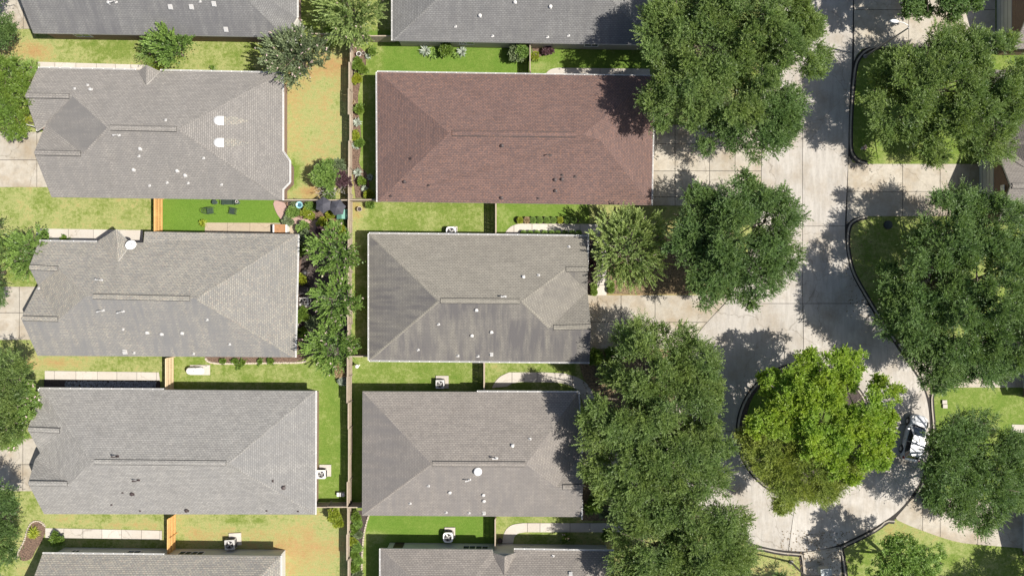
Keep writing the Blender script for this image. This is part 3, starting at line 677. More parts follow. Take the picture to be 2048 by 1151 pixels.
        if kd == 'w':
            m = MB()
            for (cx, cz, sx, sz) in ((0, hh/2+.03, ww+.16, .08), (0, -hh/2-.03, ww+.16, .08), (-ww/2-.03, 0, .08, hh), (ww/2+.03, 0, .08, hh), (0, 0, .05, hh)): m.box((cx, .03, cz), (sx, .08, sz), M=Mx)
            f = m.build('window', WIN_F, h)
            for sx in (-1, 1):
                m = MB(); m.box((sx*(ww/4+.012), .015, 0), (ww/2-.03, .03, hh), M=Mx); m.build('pane', M_['glass'], f)
        else:
            m = MB(); m.box((0, .02, 0), (ww, .05, hh), M=Mx)
            nm = 'garage_door' if kd == 'g' else 'door'
            if kd == 'g':
                for i in range(1, 4): m.box((0, .048, -hh/2+i*hh/4), (ww, .012, .03), mi=1, M=Mx)
            else: m.box((ww*.38, .06, 0), (.05, .05, .12), mi=1, M=Mx)
            m.build(nm, [M_['cream'] if kd == 'g' else M_['brownm'], M_['darkm']], h)
    return h, on_roof
def two(*pts, kd='pipe'): return [(x, y, kd) for x, y in pts]

HA = house('grey roofed house at the top left corner with a brown brick side wall', 
 dict(a=(66, 66, E), s=(571, 74, E), s2=(594, 35, E), ne=(594, -180, E), nw=(66, -180, E), gp=(20, -56, 6.1), r2=(445, -56, 6.1)),
 [(('a', 's', 'r2', 'gp'), .85), (('s', 's2', 'r2'), .45), (('s2', 'ne', 'r2'), .4), (('ne', 'nw', 'gp', 'r2'), .3)],
 ['a', 's', 's2', 'ne', 'nw'], M_['g_a'], gables=[('a', 'gp', 'nw')], ridges=[('gp', 'r2', .1)], hips=[('s', 'r2'), ('ne', 'r2')],
 vents=two((341, 14), (383, 14), (428, 8), (452, 59), kd='box')+[(218, 5, 'round'), (232, 3, 'bent'), (400, 2, 'pipe')], gutters=[('s2', 'ne')],
 win=[(583, 60, 1.2, .9, 2.1, 'w'), (180, 85, 1.4, .9, 2.1, 'w')])
HB = house('grey roofed house at the top middle with beige side wall and a small window', 
 dict(a=(785, 81, E), s=(1316, 90, E), ne=(1316, -175, E), nw=(785, -175, E), r1=(922, -47, 6.0), r2=(1180, -45, 6.0)),
 [(('a', 's', 'r2', 'r1'), .55), (('s', 'ne', 'r2'), .1), (('ne', 'nw', 'r1', 'r2'), .3), (('nw', 'a', 'r1'), .3)],
 ['a', 's', 'ne', 'nw'], M_['g_a'], 'beige', ridges=[('r1', 'r2', .05)], hips=[('a', 'r1'), ('s', 'r2'), ('nw', 'r1'), ('ne', 'r2')],
 vents=two((960, 31), (1030, 4), (1101, 13), kd='round')+two((911, 52), (985, 71), (1095, 73), (1137, 70)), gutters=[('a', 'nw')],
 win=[(935, 88, 1.3, 1.0, 2.1, 'w'), (1180, 96, 1.2, 1.0, 2.1, 'w')])
H1 = house('warm grey roofed house on the left with two white skylight domes',
 dict(e1=(76, 136, E), e2=(565, 146, E), b1=(565, 302, E), b2=(579, 322, E), b3=(579, 364, E), b4=(565, 378, E), e5=(565, 400, E), e6=(103, 394, E),
      g2=(68, 305, 4.85), g2i=(166, 307, 4.85), v=(92, 249, 3.05), s1=(73, 262, E), n2=(84, 265, E), g1=(50, 191, 4.3), g1i=(146, 192, 4.3), r1=(216, 255, R), r2=(357, 258, R), pa=(506, 339, 3.85),
      d1=(275, 143, 2.98), d2=(293, 130, 3.75), d3=(321, 143, 2.98), d4=(293, 169, 3.80)),
 [(('g1', 'e1', 'e2', 'r2', 'r1', 'g1i'), .35), (('e2', 'b1', 'pa', 'b4', 'e5', 'r2'), .3), (('b1', 'b2', 'pa'), .35), (('b2', 'b3', 'pa'), .35), (('b3', 'b4', 'pa'), .35), (('r1', 'r2', 'e5', 'e6', 'g2', 'g2i'), .65),
  (('g2', 'g2i', 'v', 'n2'), .2), (('g1', 'g1i', 'v', 's1'), .55), (('g1i', 'r1', 'g2i', 'v'), 1.0), (('d1', 'd2', 'd4'), .3), (('d2', 'd3', 'd4'), .1)],
 ['e1', 'e2', 'b1', 'b2', 'b3', 'b4', 'e5', 'e6', 'n2', 's1'], M_['g_l1'], gables=[('e1', 'g1', 's1'), ('n2', 'g2', 'e6')],
 ridges=[('r1', 'r2', .03), ('g1', 'g1i', .02, .92), ('g2', 'g2i', .02, .95)], hips=[('e2', 'r2'), ('e5', 'r2'), ('g1i', 'r1'), ('b2', 'pa'), ('b3', 'pa'), ('g2i', 'r1')],
 vents=two((182, 180), (281, 297), (268, 339), (355, 341), (371, 350), kd='round')+two((149, 178), (175, 171), (278, 311), (334, 364), (376, 365), (299, 370), (331, 241))+[(238, 269, 'bent'), (407, 315, 'pipe'), (443, 368, 'pipe')],
 gutters=[('e1', 'e2', 0, .4), ('e1', 'e2', .5, 1), ('e2', 'b1'), ('b1', 'b2'), ('b2', 'b3'), ('b3', 'b4'), ('b4', 'e5'), ('s1', 'v', 0, .8)],
 win=[(400, 150, 1.6, .8, 2.1, 'w'), (72, 300, 4.6, 0, 2.2, 'g'), (420, 398, 1.6, .8, 2.1, 'w')])
H2 = house('pale grey roofed house on the left with a white satellite dish at its front gable',
 dict(e1=(78, 482, E), m1=(287, 485, 3.0), m2=(289, 463, 2.9), e3=(596, 468, E), e4=(590, 714, E), e5=(75, 711, E), g2=(42, 636, 4.8), g2i=(118, 638, 4.8), v=(76, 570, 3.0), g1=(58, 534, 4.35), g1i=(117, 537, 4.35), r1=(172, 592, R), r2=(393, 597, R),
      q1=(192, 484, 3.02), q2=(232, 458, 3.95), q3=(262, 489, 3.1), q4=(236, 522, 4.2)),
 [(('g1', 'e1', 'm1', 'r1', 'g1i'), .25), (('m1', 'm2', 'e3', 'r2', 'r1'), .25), (('e3', 'e4', 'r2'), .5), (('r1', 'r2', 'e4', 'e5', 'g2', 'g2i'), .95), (('g2', 'g2i', 'v'), .3), (('g1', 'g1i', 'v'), .9), (('g1i', 'r1', 'g2i', 'v'), .0), (('q1', 'q2', 'q4'), .1), (('q2', 'q3', 'q4'), .1)],
 ['e1', 'm1', 'm2', 'e3', 'e4', 'e5', 'v'], M_['g_l2'], gables=[('e1', 'g1', 'v'), ('v', 'g2', 'e5')],
 ridges=[('r1', 'r2', .06), ('g1', 'g1i', .02, .98), ('g2', 'g2i', .04, .97)], hips=[('e3', 'r2'), ('e4', 'r2')],
 vents=two((295, 664), (324, 667), (365, 665), kd='round')+two((246, 657), (268, 704), (387, 706), (414, 638), (459, 687))+[(250, 703, 'box'), (203, 561, 'bent'), (206, 619, 'bent'), (246, 621, 'bent'), (77, 577, 'pipe')],
 gutters=[('e3', 'e4'), ('e1', 'm1', 0, .55)], win=[(130, 490, 1.4, .8, 2.1, 'w'), (450, 470, 1.8, .3, 2.1, 'w'), (62, 625, 4.6, 0, 2.2, 'g'), (594, 640, 1.6, .8, 2.1, 'w')])
H3 = house('light grey roofed house on the left, below the tan gate fence',
 dict(e1=(78, 777, E), e2=(631, 781, E), e3=(630, 1028, E), e4=(88, 1027, E), j1=(79, 805, E), j2=(73, 808, E), g1=(55, 858, 4.4), g1i=(122, 861, 4.4), g2=(56, 966, 4.7), g2i=(138, 967, 4.7), v=(80, 905, 3.05), s1=(74, 893, 3.1), n2=(70, 918, 3.0), r1=(184, 923, R), r2=(456, 926, R)),
 [(('e1', 'e2', 'r2', 'r1'), .25), (('e2', 'e3', 'r2'), .6), (('r1', 'r2', 'e3', 'e4', 'g2', 'g2i'), .3), (('e1', 'r1', 'g2i', 'v', 'g1i', 'j1'), .0), (('j1', 'g1i', 'g1', 'j2'), .1), (('g1', 'g1i', 'v', 's1'), .1), (('g2', 'g2i', 'v', 'n2'), .1)],
 ['e1', 'e2', 'e3', 'e4', 'n2', 's1', 'j2', 'j1'], M_['g_l3'], gables=[('j2', 'g1', 's1'), ('n2', 'g2', 'e4')],
 ridges=[('r1', 'r2', .015), ('g1', 'g1i', .02, .96), ('g2', 'g2i', .02, .96)], hips=[('e2', 'r2'), ('e3', 'r2'), ('e1', 'r1'), ('g2i', 'r1')], vset=VD,
 vents=[(235, 913, 'bent'), (277, 958, 'bent'), (265, 986, 'round', 0, .7), (374, 1019, 'round', 0, .7), (567, 974, 'round', 0, .7), (545, 961, 'pipe', 0, .6), (245, 984, 'pipe', 0, .5), (223, 1008, 'pipe', 0, .5), (280, 1020, 'pipe', 0, .5), (533, 1020, 'pipe', 0, .5), (596, 1021, 'pipe', 0, .5)],
 gutters=[('e1', 'e2', 0, .45), ('e2', 'e3'), ('e1', 'j1'), ('j1', 'j2')], win=[(420, 785, 1.8, .8, 2.1, 'w'), (200, 785, 1.4, .8, 2.1, 'w'), (76, 960, 2.6, 0, 2.2, 'g')])
H4 = house('pale grey roofed house at the bottom left corner with a brick and pale side wall',
 dict(a=(85, 1106, E), b=(561, 1111, E), c=(561, 1352, E), d=(85, 1350, E), gp=(40, 1229, 6.0), r2=(440, 1231, 6.0)),
 [(('a', 'b', 'r2', 'gp'), .12), (('b', 'c', 'r2'), .1), (('c', 'd', 'gp', 'r2'), .3)],
 ['a', 'b', 'c', 'd'], M_['g_l2'], 'cream', gables=[('a', 'gp', 'd')], ridges=[('gp', 'r2', .05)], hips=[('b', 'r2')], gutters=[('a', 'b', 0, .51), ('b', 'c')],
 win=[(382, 1096, 1.1, .9, 2.1, 'w'), (406, 1096, 1.1, .9, 2.1, 'w'), (280, 1092, 1.2, .9, 2.1, 'w'), (165, 1092, .7, .9, 2.1, 'w')])
HR1 = house('long house under a brick red shingle roof in the top middle',
 dict(a=(754, 144, E), b=(1286, 152, E), b2=(1308, 153, E), b3=(1308, 183, E), c=(1303, 410, E), d=(755, 403, E), r1=(899, 266, R), r2=(1166, 269, R), r3=(1200, 280, 5.35)),
 [(('a', 'b', 'r2', 'r1'), .1), (('b', 'b2', 'b3', 'r3', 'r2'), .15), (('b3', 'c', 'r3'), .35), (('r1', 'r2', 'r3', 'c', 'd'), .12), (('d', 'a', 'r1'), .25)],
 ['a', 'b2', 'c', 'd'], M_['red'], ridges=[('r1', 'r2', .02, .95)], hips=[], capm='capr', vset=VD,
 vents=two((1004, 291), (1124, 349+9), (1110, 359), (1111, 381), (1003, 395), (809, 363), kd='round')+two((1124, 349), (1150, 352), (1076, 396), (822, 317), (857, 370), (781, 391))+[(1101, 309, 'bent')],
 gutters=[('a', 'b2'), ('b2', 'c'), ('d', 'a')], win=[(900, 155, 1.6, .8, 2.1, 'w'), (1150, 155, 1.4, .8, 2.1, 'w'), (860, 400, 1.8, .8, 2.1, 'w'), (1295, 340, 4.6, 0, 2.2, 'g')])
HR2 = house('olive grey roofed house in the centre with a dark stained lower slope',
 dict(a=(738, 467, E), b=(1174, 472, E), ga=(1176, 538, 4.45), gai=(1130, 538, 4.45), m=(1175, 582, E), gb=(1182, 653, 4.65), gbi=(1099, 655, 4.65), c=(1179, 724, E), d=(738, 720, E), r1=(878, 601, R), r2=(1043, 602, R)),
 [(('a', 'b', 'ga', 'gai', 'r2', 'r1'), .1), (('ga', 'gai', 'm'), .7), (('gai', 'm', 'gbi', 'r2'), .35), (('gb', 'gbi', 'm'), .25), (('gb', 'gbi', 'r2', 'r1', 'd', 'c'), 1.0), (('d', 'a', 'r1'), .95)],
 ['a', 'b', 'm', 'c', 'd'], M_['g_r2'], gables=[('b', 'ga', 'm'), ('m', 'gb', 'c')],
 ridges=[('r1', 'r2', .02), ('ga', 'gai', .02, .95), ('gb', 'gbi', .01, .9)], hips=[('a', 'r1'), ('d', 'r1'), ('gai', 'r2'), ('gbi', 'r2')],
 vents=two((1047, 554), (953, 619), (944, 670), (983, 663), kd='round')+two((1077, 551), (877, 647), (836, 698), (916, 710), (956, 711), (1138, 494))+[(983, 708, 'box', 0, .6), (1010, 594, 'bent')],
 gutters=[('a', 'b'), ('c', 'd'), ('d', 'a'), ('b', 'ga')], win=[(840, 475, 1.6, .8, 2.1, 'w'), (1060, 475, 1.4, .8, 2.1, 'w'), (1172, 645, 4.6, 0, 2.2, 'g'), (860, 716, 1.8, .8, 2.1, 'w')])
HR3 = house('taupe roofed house below the centre one with a white round vent near its ridge',
 dict(a=(725, 782, E), b=(1157, 784, E), v=(1163, 905, E), gb=(1166, 973, 4.6), gbi=(1112, 974, 4.6), c=(1162, 1033, E), d=(724, 1030, E), r1=(863, 927, R), r2=(1052, 928, R)),
 [(('a', 'b', 'r2', 'r1'), .1), (('b', 'v', 'gbi', 'r2'), .4), (('gb', 'gbi', 'v'), .1), (('gb', 'gbi', 'r2', 'r1', 'd', 'c'), .7), (('d', 'a', 'r1'), .75)],
 ['a', 'b', 'v', 'c', 'd'], M_['g_r3'], 'brick', gables=[('v', 'gb', 'c')], ridges=[('r1', 'r2', .01), ('gb', 'gbi', .05, .75)], hips=[('d', 'r1')],
 vents=two((1025, 891), (900, 983), (967, 988), (968, 1000), kd='round')+two((1060, 878), (857, 970), (820, 1005), (892, 1023), (938, 1024), kd='pipe')+[(968, 1025, 'box', 0, .6), (993, 917, 'bent'), (939, 957, 'bent')],
 gutters=[('a', 'b', .53, 1), ('b', 'v'), ('c', 'gb', 0, .5)], win=[(850, 788, 1.6, .8, 2.1, 'w'), (1155, 920, 4.6, 0, 2.2, 'g'), (850, 1028, 1.8, .8, 2.1, 'w')])
HR4 = house('taupe roofed house at the bottom middle with a small entry gable',
 dict(a=(761, 1096, E), n1=(984, 1098, E), n2=(990, 1114, 3.2), n3=(1026, 1114, 3.2), n4=(1028, 1098, E), b=(1228, 1101, E), c=(1228, 1352, E), d=(761, 1350, E), r1=(905, 1226, R), r2=(1085, 1228, R),
      p1=(984, 1104, 3.0), p2=(1009, 1112, 3.95), p3=(1034, 1103, 3.0), p4=(1009, 1150, 4.15)),
 [(('a', 'n1', 'n2', 'n3', 'n4', 'b', 'r2', 'r1'), .1), (('b', 'c', 'r2'), .1), (('c', 'd', 'r1', 'r2'), .3), (('d', 'a', 'r1'), .35), (('p1', 'p2', 'p4'), .35), (('p2', 'p3', 'p4'), .0)],
 ['a', 'b', 'c', 'd'], M_['g_r3'], 'cream', ridges=[('r1', 'r2', .05)], hips=[('a', 'r1'), ('b', 'r2')], vents=[(1106, 1112, 'pipe'), (1141, 1147, 'box', 0, .7)],
 gutters=[('n4', 'b'), ('d', 'a')], win=[(940, 1086, 1.1, .8, 2.1, 'w'), (965, 1086, 1.1, .8, 2.1, 'w'), (800, 1086, .9, 0, 2.1, 'd'), (1052, 1090, .8, 1.1, 2.1, 'w')])
HT0 = house('brown brick house at the top right corner, its garage door facing the street',
 dict(a=(2028, 97, E), b=(2450, 97, E), c=(2450, -90, E), d=(2028, -90, E), gp=(2067, 3, 5.2), gr=(2350, 3, 5.2)),
 [(('a', 'b', 'gr', 'gp'), .1), (('b', 'c', 'gr'), .1), (('c', 'd', 'gp', 'gr'), .3)], ['a', 'b', 'c', 'd'], M_['g_r3'], gables=[('a', 'gp', 'd')], ridges=[('gp', 'gr', .05)],
 win=[(1985, 30, 4.8, 0, 2.25, 'g')], wall_in=.25)
HT1 = house('brown brick gabled house at the right edge with a white attic vent',
 dict(n1=(1992, 298, E), a=(1996, 305, E), gp=(2022, 371, 5.0), b=(1996, 442, E), sb=(2450, 442, E), gr=(2110, 372, 5.0), e1=(1987, 228, E), e0=(1987, 90+50, E), ne=(2450, 140, E), rr=(2120, 262, 6.0), re=(2330, 262, 6.0), ws=(2017, 298, E)),
 [(('a', 'n1', 'ws', 'gr', 'gp'), .1), (('gp', 'gr', 'sb', 'b'), .35), (('e1', 'e0', 'rr'), .6), (('ws', 'n1', 'e1', 'rr', 'gr'), .5), (('e0', 'ne', 're', 'rr'), .4), (('ne', 'sb', 're'), .2), (('rr', 're', 'sb', 'gr'), .3)],
 ['e0', 'ne', 'sb', 'b', 'a', 'n1', 'e1'], M_['g_r3'], gables=[('a', 'gp', 'b')], ridges=[('gp', 'gr', .03, .97)], gutters=[('e1', 'e0', 0, .6), ('n1', 'ws')], win=[(1954, 372, 4.8, 0, 2.25, 'g')], wall_in=.05)
HT2 = house('house at the right edge whose gable shadow falls across the lower driveway',
 dict(a=(2083, 650, E), b=(2450, 650, E), c=(2450, 807, E), d=(2083, 807, E), gp=(2118, 730, 5.3), gr=(2400, 730, 5.3)),
 [(('a', 'b', 'gr', 'gp'), .1), (('b', 'c', 'gr'), .1), (('c', 'd', 'gp', 'gr'), .3)], ['a', 'b', 'c', 'd'], M_['g_r3'], gables=[('a', 'gp', 'd')], win=[(2040, 725, 4.8, 0, 2.25, 'g')], wall_in=.2)
HT3 = house('house at the lower right edge beside the curving driveway',
 dict(a=(2083, 985, E), b=(2450, 985, E), c=(2450, 1136, E), d=(2083, 1136, E), gp=(2118, 1060, 5.0), gr=(2400, 1060, 5.0)),
 [(('a', 'b', 'gr', 'gp'), .1), (('b', 'c', 'gr'), .1), (('c', 'd', 'gp', 'gr'), .3)], ['a', 'b', 'c', 'd'], M_['g_r3'], gables=[('a', 'gp', 'd')], win=[(2040, 1050, 4.8, 0, 2.25, 'g')], wall_in=.2)
def roof_of(h): return [c for c in h.children if c.name.split('.')[0] == 'roof'][0]
# attic vent on the right gable
hh = HT1[0]; p = G(2008, 375, 4.2); m = MB(); m.box((p.x-.02, p.y, 4.0), (.06, .5, .5)); m.build('attic_vent', M_['white'], hh)
hh = HA[0]; a_, b_2 = G(571, 76, 2.72), G(596, 37, 2.72); m = MB(); dn = Vector((0, 0, -2.72)); inn = Vector((-.05, .05, 0))
m.poly([a_+dn, b_2+dn, b_2, a_]); m.poly([a_+inn, b_2+inn, b_2+dn+inn, a_+dn+inn]); m.poly([a_, b_2, b_2+inn, a_+inn]); m.build('bay_wall', M_['fascia'], hh)
out = Vector((.03, -.03, 0)); q0, q1 = a_.lerp(b_2, .25)+out, a_.lerp(b_2, .75)+out; m = MB(); m.poly([q0+Vector((0, 0, -1.7)), q1+Vector((0, 0, -1.7)), q1+Vector((0, 0, -.45)), q0+Vector((0, 0, -.45))]); m.build('bay_window', M_['glass'], hh)
# white wind turbine on the taupe roof, skylight domes
for (px, py, rr) in ((437, 241, .36), (437, 285, .36)):
    r, nn = H1[1](px, py); o = MB(); o.lathe((0, 0, 0), [(rr+.06, 0), (rr+.04, .05), (rr, .08), (rr*.93, .18), (rr*.7, .3), (rr*.35, .37), (.02, .39)], 20)
    q = o.build('skylight_dome', M_['white'], roof_of(H1[0]), smooth=True); q.location = r; q.rotation_euler = Vector((0, 0, 1)).rotation_difference(nn).to_euler()
    qs = [H1[1](px+dx, py+dy)[0]+Vector((0, 0, .012)) for dx, dy in ((6, -8), (34, -7), (62, 1), (34, 8), (6, 8))]
    o = MB(); o.poly(qs[::-1]); me = o.mesh('rain_washed_streak', M_['g_l2']); uvmap(me); put('rain_washed_streak', me, roof_of(H1[0]))
    o = MB(); o.box((.22, 0, .025), (.42, .78, .05)); q = o.build('dome_flashing', M_['white'], roof_of(H1[0])); q.location = r; q.rotation_euler = Vector((0, 0, 1)).rotation_difference(nn).to_euler()
r, nn = HR3[1](956, 941); o = MB(); o.lathe((0, 0, 0), [(.2, 0), (.2, .2), (.36, .22), (.36, .30), (.28, .38), (.05, .42)], 20)
q = o.build('round_cap_vent', M_['white'], roof_of(HR3[0]), smooth=False); q.location = r
# ---------------------------------------------------------------- fences
def fence(label, p0, p1, mat, hgt=1.85, rails='e', segs=None, group='wooden fences', wob=.05, rail_side=1):
    """posts, rails and pickets between two ground points given in photo pixels; each 2.4 m bay leans a little on its own"""
    a, b = Vector((*g2(*p0), 0)), Vector((*g2(*p1), 0)); L = (b-a).length; d = (b-a)/L; nrm = Vector((-d.y, d.x, 0))*rail_side
    f = empty('fence', tuple(a), label, 'fence', group)
    n = max(1, round(L/2.4)); step = L/n; ang = math.atan2(d.y, d.x)
    for i in range(n+1):
        p = a+d*step*i+nrm*.07; m = MB(); m.box((p.x, p.y, hgt/2-.1), (.09, .09, hgt-.1), rz=ang); m.build('post', mat, f)
    for i in range(n):
        lean = random.uniform(-wob, wob); off = random.uniform(-wob, wob)*.7; hh = hgt+random.uniform(-.04, .04)*(wob > .02)
        a0 = a+d*(step*i)+nrm*off; rot = Matrix.Translation(a0) @ Matrix.Rotation(ang, 4, 'Z') @ Matrix.Rotation(lean*.6, 4, 'X')
        for z in (.35, 1.0, hgt-.25) if rails == 'e' else (.4, hgt-.4):
            m = MB(); m.box((step/2, .04*rail_side*1.0, z), (step-.01, .045, .09), M=rot); m.build('rail', mat, f)
        m = MB(); k = int(step/.145)
        for j in range(k):
            x = (j+.5)*step/k; m.box((x, -.012*rail_side, hh/2+.02+random.uniform(-.012, .012)), (step/k-.012, .02, hh-.04), M=rot @ Matrix.Rotation(random.uniform(-.006, .006), 4, 'Y'))
        m.build('picket_panel', mat, f, kind='stuff')
        if wob < .09 or True:
            m = MB(); m.box((step/2, .012*rail_side, hh+.03), (step-.012, .095, .03), M=rot); m.build('cap_board', mat, f)
    return f
fo, ft, fw = M_['fence_orange'], M_['fence_tan'], M_['fence_old']
fence('long weathered board fence between the left and the right back yards', (705, 84), (703, 1260), fw, wob=.10)
fence('weathered fence at the top between the pink flowering tree and the beige walled house', (702, 84), (790, 84), fw, wob=.03)
fence('weathered fence behind the pink flowering tree, left of the long fence', (640, 80), (702, 84), fw, wob=.02)
fence('low brown fence line from the bay window to the long fence, above the garden umbrellas', (568, 404), (704, 404), fw, hgt=1.7, wob=.02)
fence('short fence at the lower left corner of the red roofed house', (704, 404), (762, 404), fw, wob=.02)
fence('orange stained gate fence between the upper two left houses', (326, 398), (326, 470), fo, wob=.01, group='gate fences between houses', rail_side=1)
fence('pale tan gate fence with rails, beside the white tank', (348, 713), (348, 778), ft, wob=.01, group='gate fences between houses', rail_side=1)
fence('orange stained gate fence between the lower two left houses', (352, 1026), (352, 1104), fo, wob=.01, group='gate fences between houses', rail_side=1)
fence('thin side fence beneath the red roofed house', (992, 400), (992, 474), fw, wob=.01, group='thin side fences')
fence('thin side fence under the centre house, left of the curved walk', (969, 716), (969, 784), fw, wob=.01, group='thin side fences')
fence('thin side fence left of the bottom curved walk', (991, 1026), (991, 1098), fw, wob=.01, group='thin side fences')
fence('thin side fence above the red roofed house', (1059, 84), (1059, 152), fw, wob=.01, group='thin side fences')
fence('dark brown fence between the lower left house and the long fence', (622, 1003), (704, 1003), fw, wob=.02)
fence('short fence from the long fence to the taupe roofed house', (704, 1003), (742, 1003), fw, wob=.02)
fence('short fence from the long fence to the lower left corner of the centre house', (704, 709), (745, 709), fw, wob=.02)

# ---------------------------------------------------------------- foliage
def unit(v): return v/np.maximum(np.linalg.norm(v, axis=-1, keepdims=True), 1e-6)
def sprigs(o, d, ln, nl, lw, ll, spread=.8, up=.35):
    """leaves along twigs: o origins, d directions, ln lengths; returns quads (N,4,3) and a tint per leaf"""
    n = len(o); Q = []; T = []
    base_t = RNG.uniform(0, 1, n)
    side = unit(np.cross(d, RNG.normal(size=(n, 3))+np.array([0, 0, 1.5])))
    for k in range(nl):
        t = (k+.6)/nl; s_ = 1 if k % 2 else -1
        p = o+d*(ln[:, None]*t)+RNG.normal(size=(n, 3))*.02
        ld = unit(d*(.55+.5*t)+side*s_*spread*(1-.45*t)+RNG.normal(size=(n, 3))*.25+np.array([0, 0, up*.3]))
        nn = unit(np.array([0, 0, 1.0])*1.2+RNG.normal(size=(n, 3))*.55)
        wv = unit(np.cross(ld, nn)); L = (ll*RNG.uniform(.7, 1.2, n))[:, None]*(1-.25*t); W = (lw*RNG.uniform(.75, 1.2, n))[:, None]*.5
        mid = p+ld*L*.45
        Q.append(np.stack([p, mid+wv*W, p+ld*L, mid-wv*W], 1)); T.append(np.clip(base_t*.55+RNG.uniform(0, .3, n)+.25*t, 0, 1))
    return np.concatenate(Q), np.concatenate(T)
def leafmesh(name, Q, T, mat, extra=None):
    """Q leaf quads; extra = (quads, tint, material) for flowers"""
    me = bpy.data.meshes.new(name); n = len(Q); mats = [mat]; mi = np.zeros(n, dtype=np.int32)
    if extra is not None:
        Q = np.concatenate([Q, extra[0]]); T = np.concatenate([T, extra[1]]); mi = np.concatenate([mi, np.ones(len(extra[0]), dtype=np.int32)]); mats.append(extra[2])
    N = len(Q); fastmesh(me, Q.reshape(-1, 3), np.arange(N*4).reshape(N, 4))
    for x in mats: me.materials.append(x)
    me.polygons.foreach_set('material_index', mi)
    at = me.attributes.new('tint', 'FLOAT', 'POINT'); at.data.foreach_set('value', np.repeat(T, 4).astype(np.float32))
    return me
def dome_dirs(n, zmin=-.25):
    out = []
    g = PI*(3-math.sqrt(5)); k0 = RNG.uniform(0, 6)
    i = np.arange(n)+.5; z = 1-(1-zmin)*i/n; r = np.sqrt(np.maximum(0, 1-z*z)); a = g*i+k0
    return np.stack([r*np.cos(a), r*np.sin(a), z], -1)
STY = dict(
 oak=dict(c=.8, dens=1.5, sp=32, ln=1.0, nl=13, lw=.068, ll=.18, flat=.7, fill=60, rad=.6, jit=.30),
 maple=dict(c=.7, dens=1.5, sp=36, ln=.62, nl=9, lw=.105, ll=.155, flat=.7, fill=16, rad=.3, jit=.3),
 pine=dict(c=.8, dens=2.2, sp=50, ln=.95, nl=12, lw=.05, ll=.26, flat=.6, fill=70, rad=.9, jit=.2),
 crape=dict(c=.55, dens=2.3, sp=6, ln=1.05, nl=24, lw=.10, ll=.17, flat=.62, fill=40, rad=1.5, jit=.25),
 shrub=dict(c=.36, dens=2.4, sp=24, ln=.32, nl=6, lw=.09, ll=.16, flat=.75, fill=30, rad=.5, jit=.25),
)
def crown(lobes, sty, seed, q=1.0):
    s_ = STY[sty]; Q = []; T = []; tips = []
    W = sum(r*r for _, r in lobes); ctr = sum(np.asarray(c)*r*r for c, r in lobes)/W; ctr = ctr-np.array([0, 0, max(r for _, r in lobes)*.7])
    if sty in ('oak', 'maple'):        # big masses break up into smaller billows with dark gaps between
        L2 = []
        for (c, r) in lobes:
            if r < 2.0: L2.append((c, r)); continue
            b0 = 1.45 if sty == 'oak' else 1.25
            n2 = max(4, int(1.5*(r/b0)**2)); d2 = unit(dome_dirs(n2, -.15)+RNG.normal(size=(n2, 3))*.16)
            rr = b0*RNG.uniform(.62, 1.25, n2)
            cc2 = c+d2*np.array([1, 1, s_['flat']])*((r-rr*.8)*RNG.uniform(.86, 1.08, n2))[:, None]+np.stack([np.zeros(n2), np.zeros(n2), RNG.uniform(-.55, .5, n2)], -1)
            L2 += [(cc2[i], float(rr[i])) for i in range(n2)]
        lobes = L2
    for (c, r) in lobes:
        cl = s_['c']*(1 if r > 2 else max(.55, r/2) if sty in ('oak', 'maple', 'pine') else 1)
        cl = min(cl, r*.6); n = max(4, int(s_['dens']*(r/cl)**2*q))
        dd = dome_dirs(n); dd = unit(dd+RNG.normal(size=dd.shape)*.14)
        ph = RNG.uniform(0, 6, 3); az = np.arctan2(dd[:, 1], dd[:, 0])       # slow bumps make the outline uneven
        bump = 1+.12*np.sin(3*az+ph[0])+.09*np.sin(5*az+ph[1])+RNG.uniform(-.24, .10, n)
        cr = cl*RNG.uniform(.5, 1.2, n)
        cc = c+dd*np.array([1, 1, s_['flat']])*((r-cl*.75)*bump)[:, None]
        for j in range(n):
            k = max(4, int(s_['sp']*(cr[j]/cl)**2*(q if q > 1 else 1)))
            v = RNG.normal(size=(k, 3)); v[:, 2] = np.abs(v[:, 2])*.9-.15; v = unit(v)
            out = unit(cc[j]-ctr)
            if sty == 'crape': v = unit(out*1.0+v*.85)
            o = cc[j]+v*cr[j]*(.35 if sty != 'crape' else .3)*RNG.uniform(.3, 1.3, (k, 1))
            d = unit(v*.8+out*s_['rad']+RNG.normal(size=(k, 3))*s_['jit']+np.array([0, 0, .05]))
            ln = s_['ln']*(cl/s_['c'])*RNG.uniform(.5, 1.2, k)
            if sty == 'crape' and r < 1.3: ln *= .8
            a, t = sprigs(o, d, ln, s_['nl'], s_['lw'], s_['ll'], .8 if sty != 'crape' else .6) if sty != 'oak' else sprigs(o, d, ln, s_['nl'], s_['lw'], s_['ll'], .65)
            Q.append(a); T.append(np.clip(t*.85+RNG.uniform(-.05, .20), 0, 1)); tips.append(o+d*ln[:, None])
        # sparse inner leaves that close the deepest gaps
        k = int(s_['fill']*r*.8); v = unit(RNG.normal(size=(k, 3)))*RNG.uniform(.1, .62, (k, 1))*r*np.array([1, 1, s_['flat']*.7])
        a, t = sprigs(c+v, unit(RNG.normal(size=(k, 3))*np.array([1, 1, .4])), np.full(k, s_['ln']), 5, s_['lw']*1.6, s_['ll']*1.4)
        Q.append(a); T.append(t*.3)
    return np.concatenate(Q), np.concatenate(T), np.concatenate(tips)
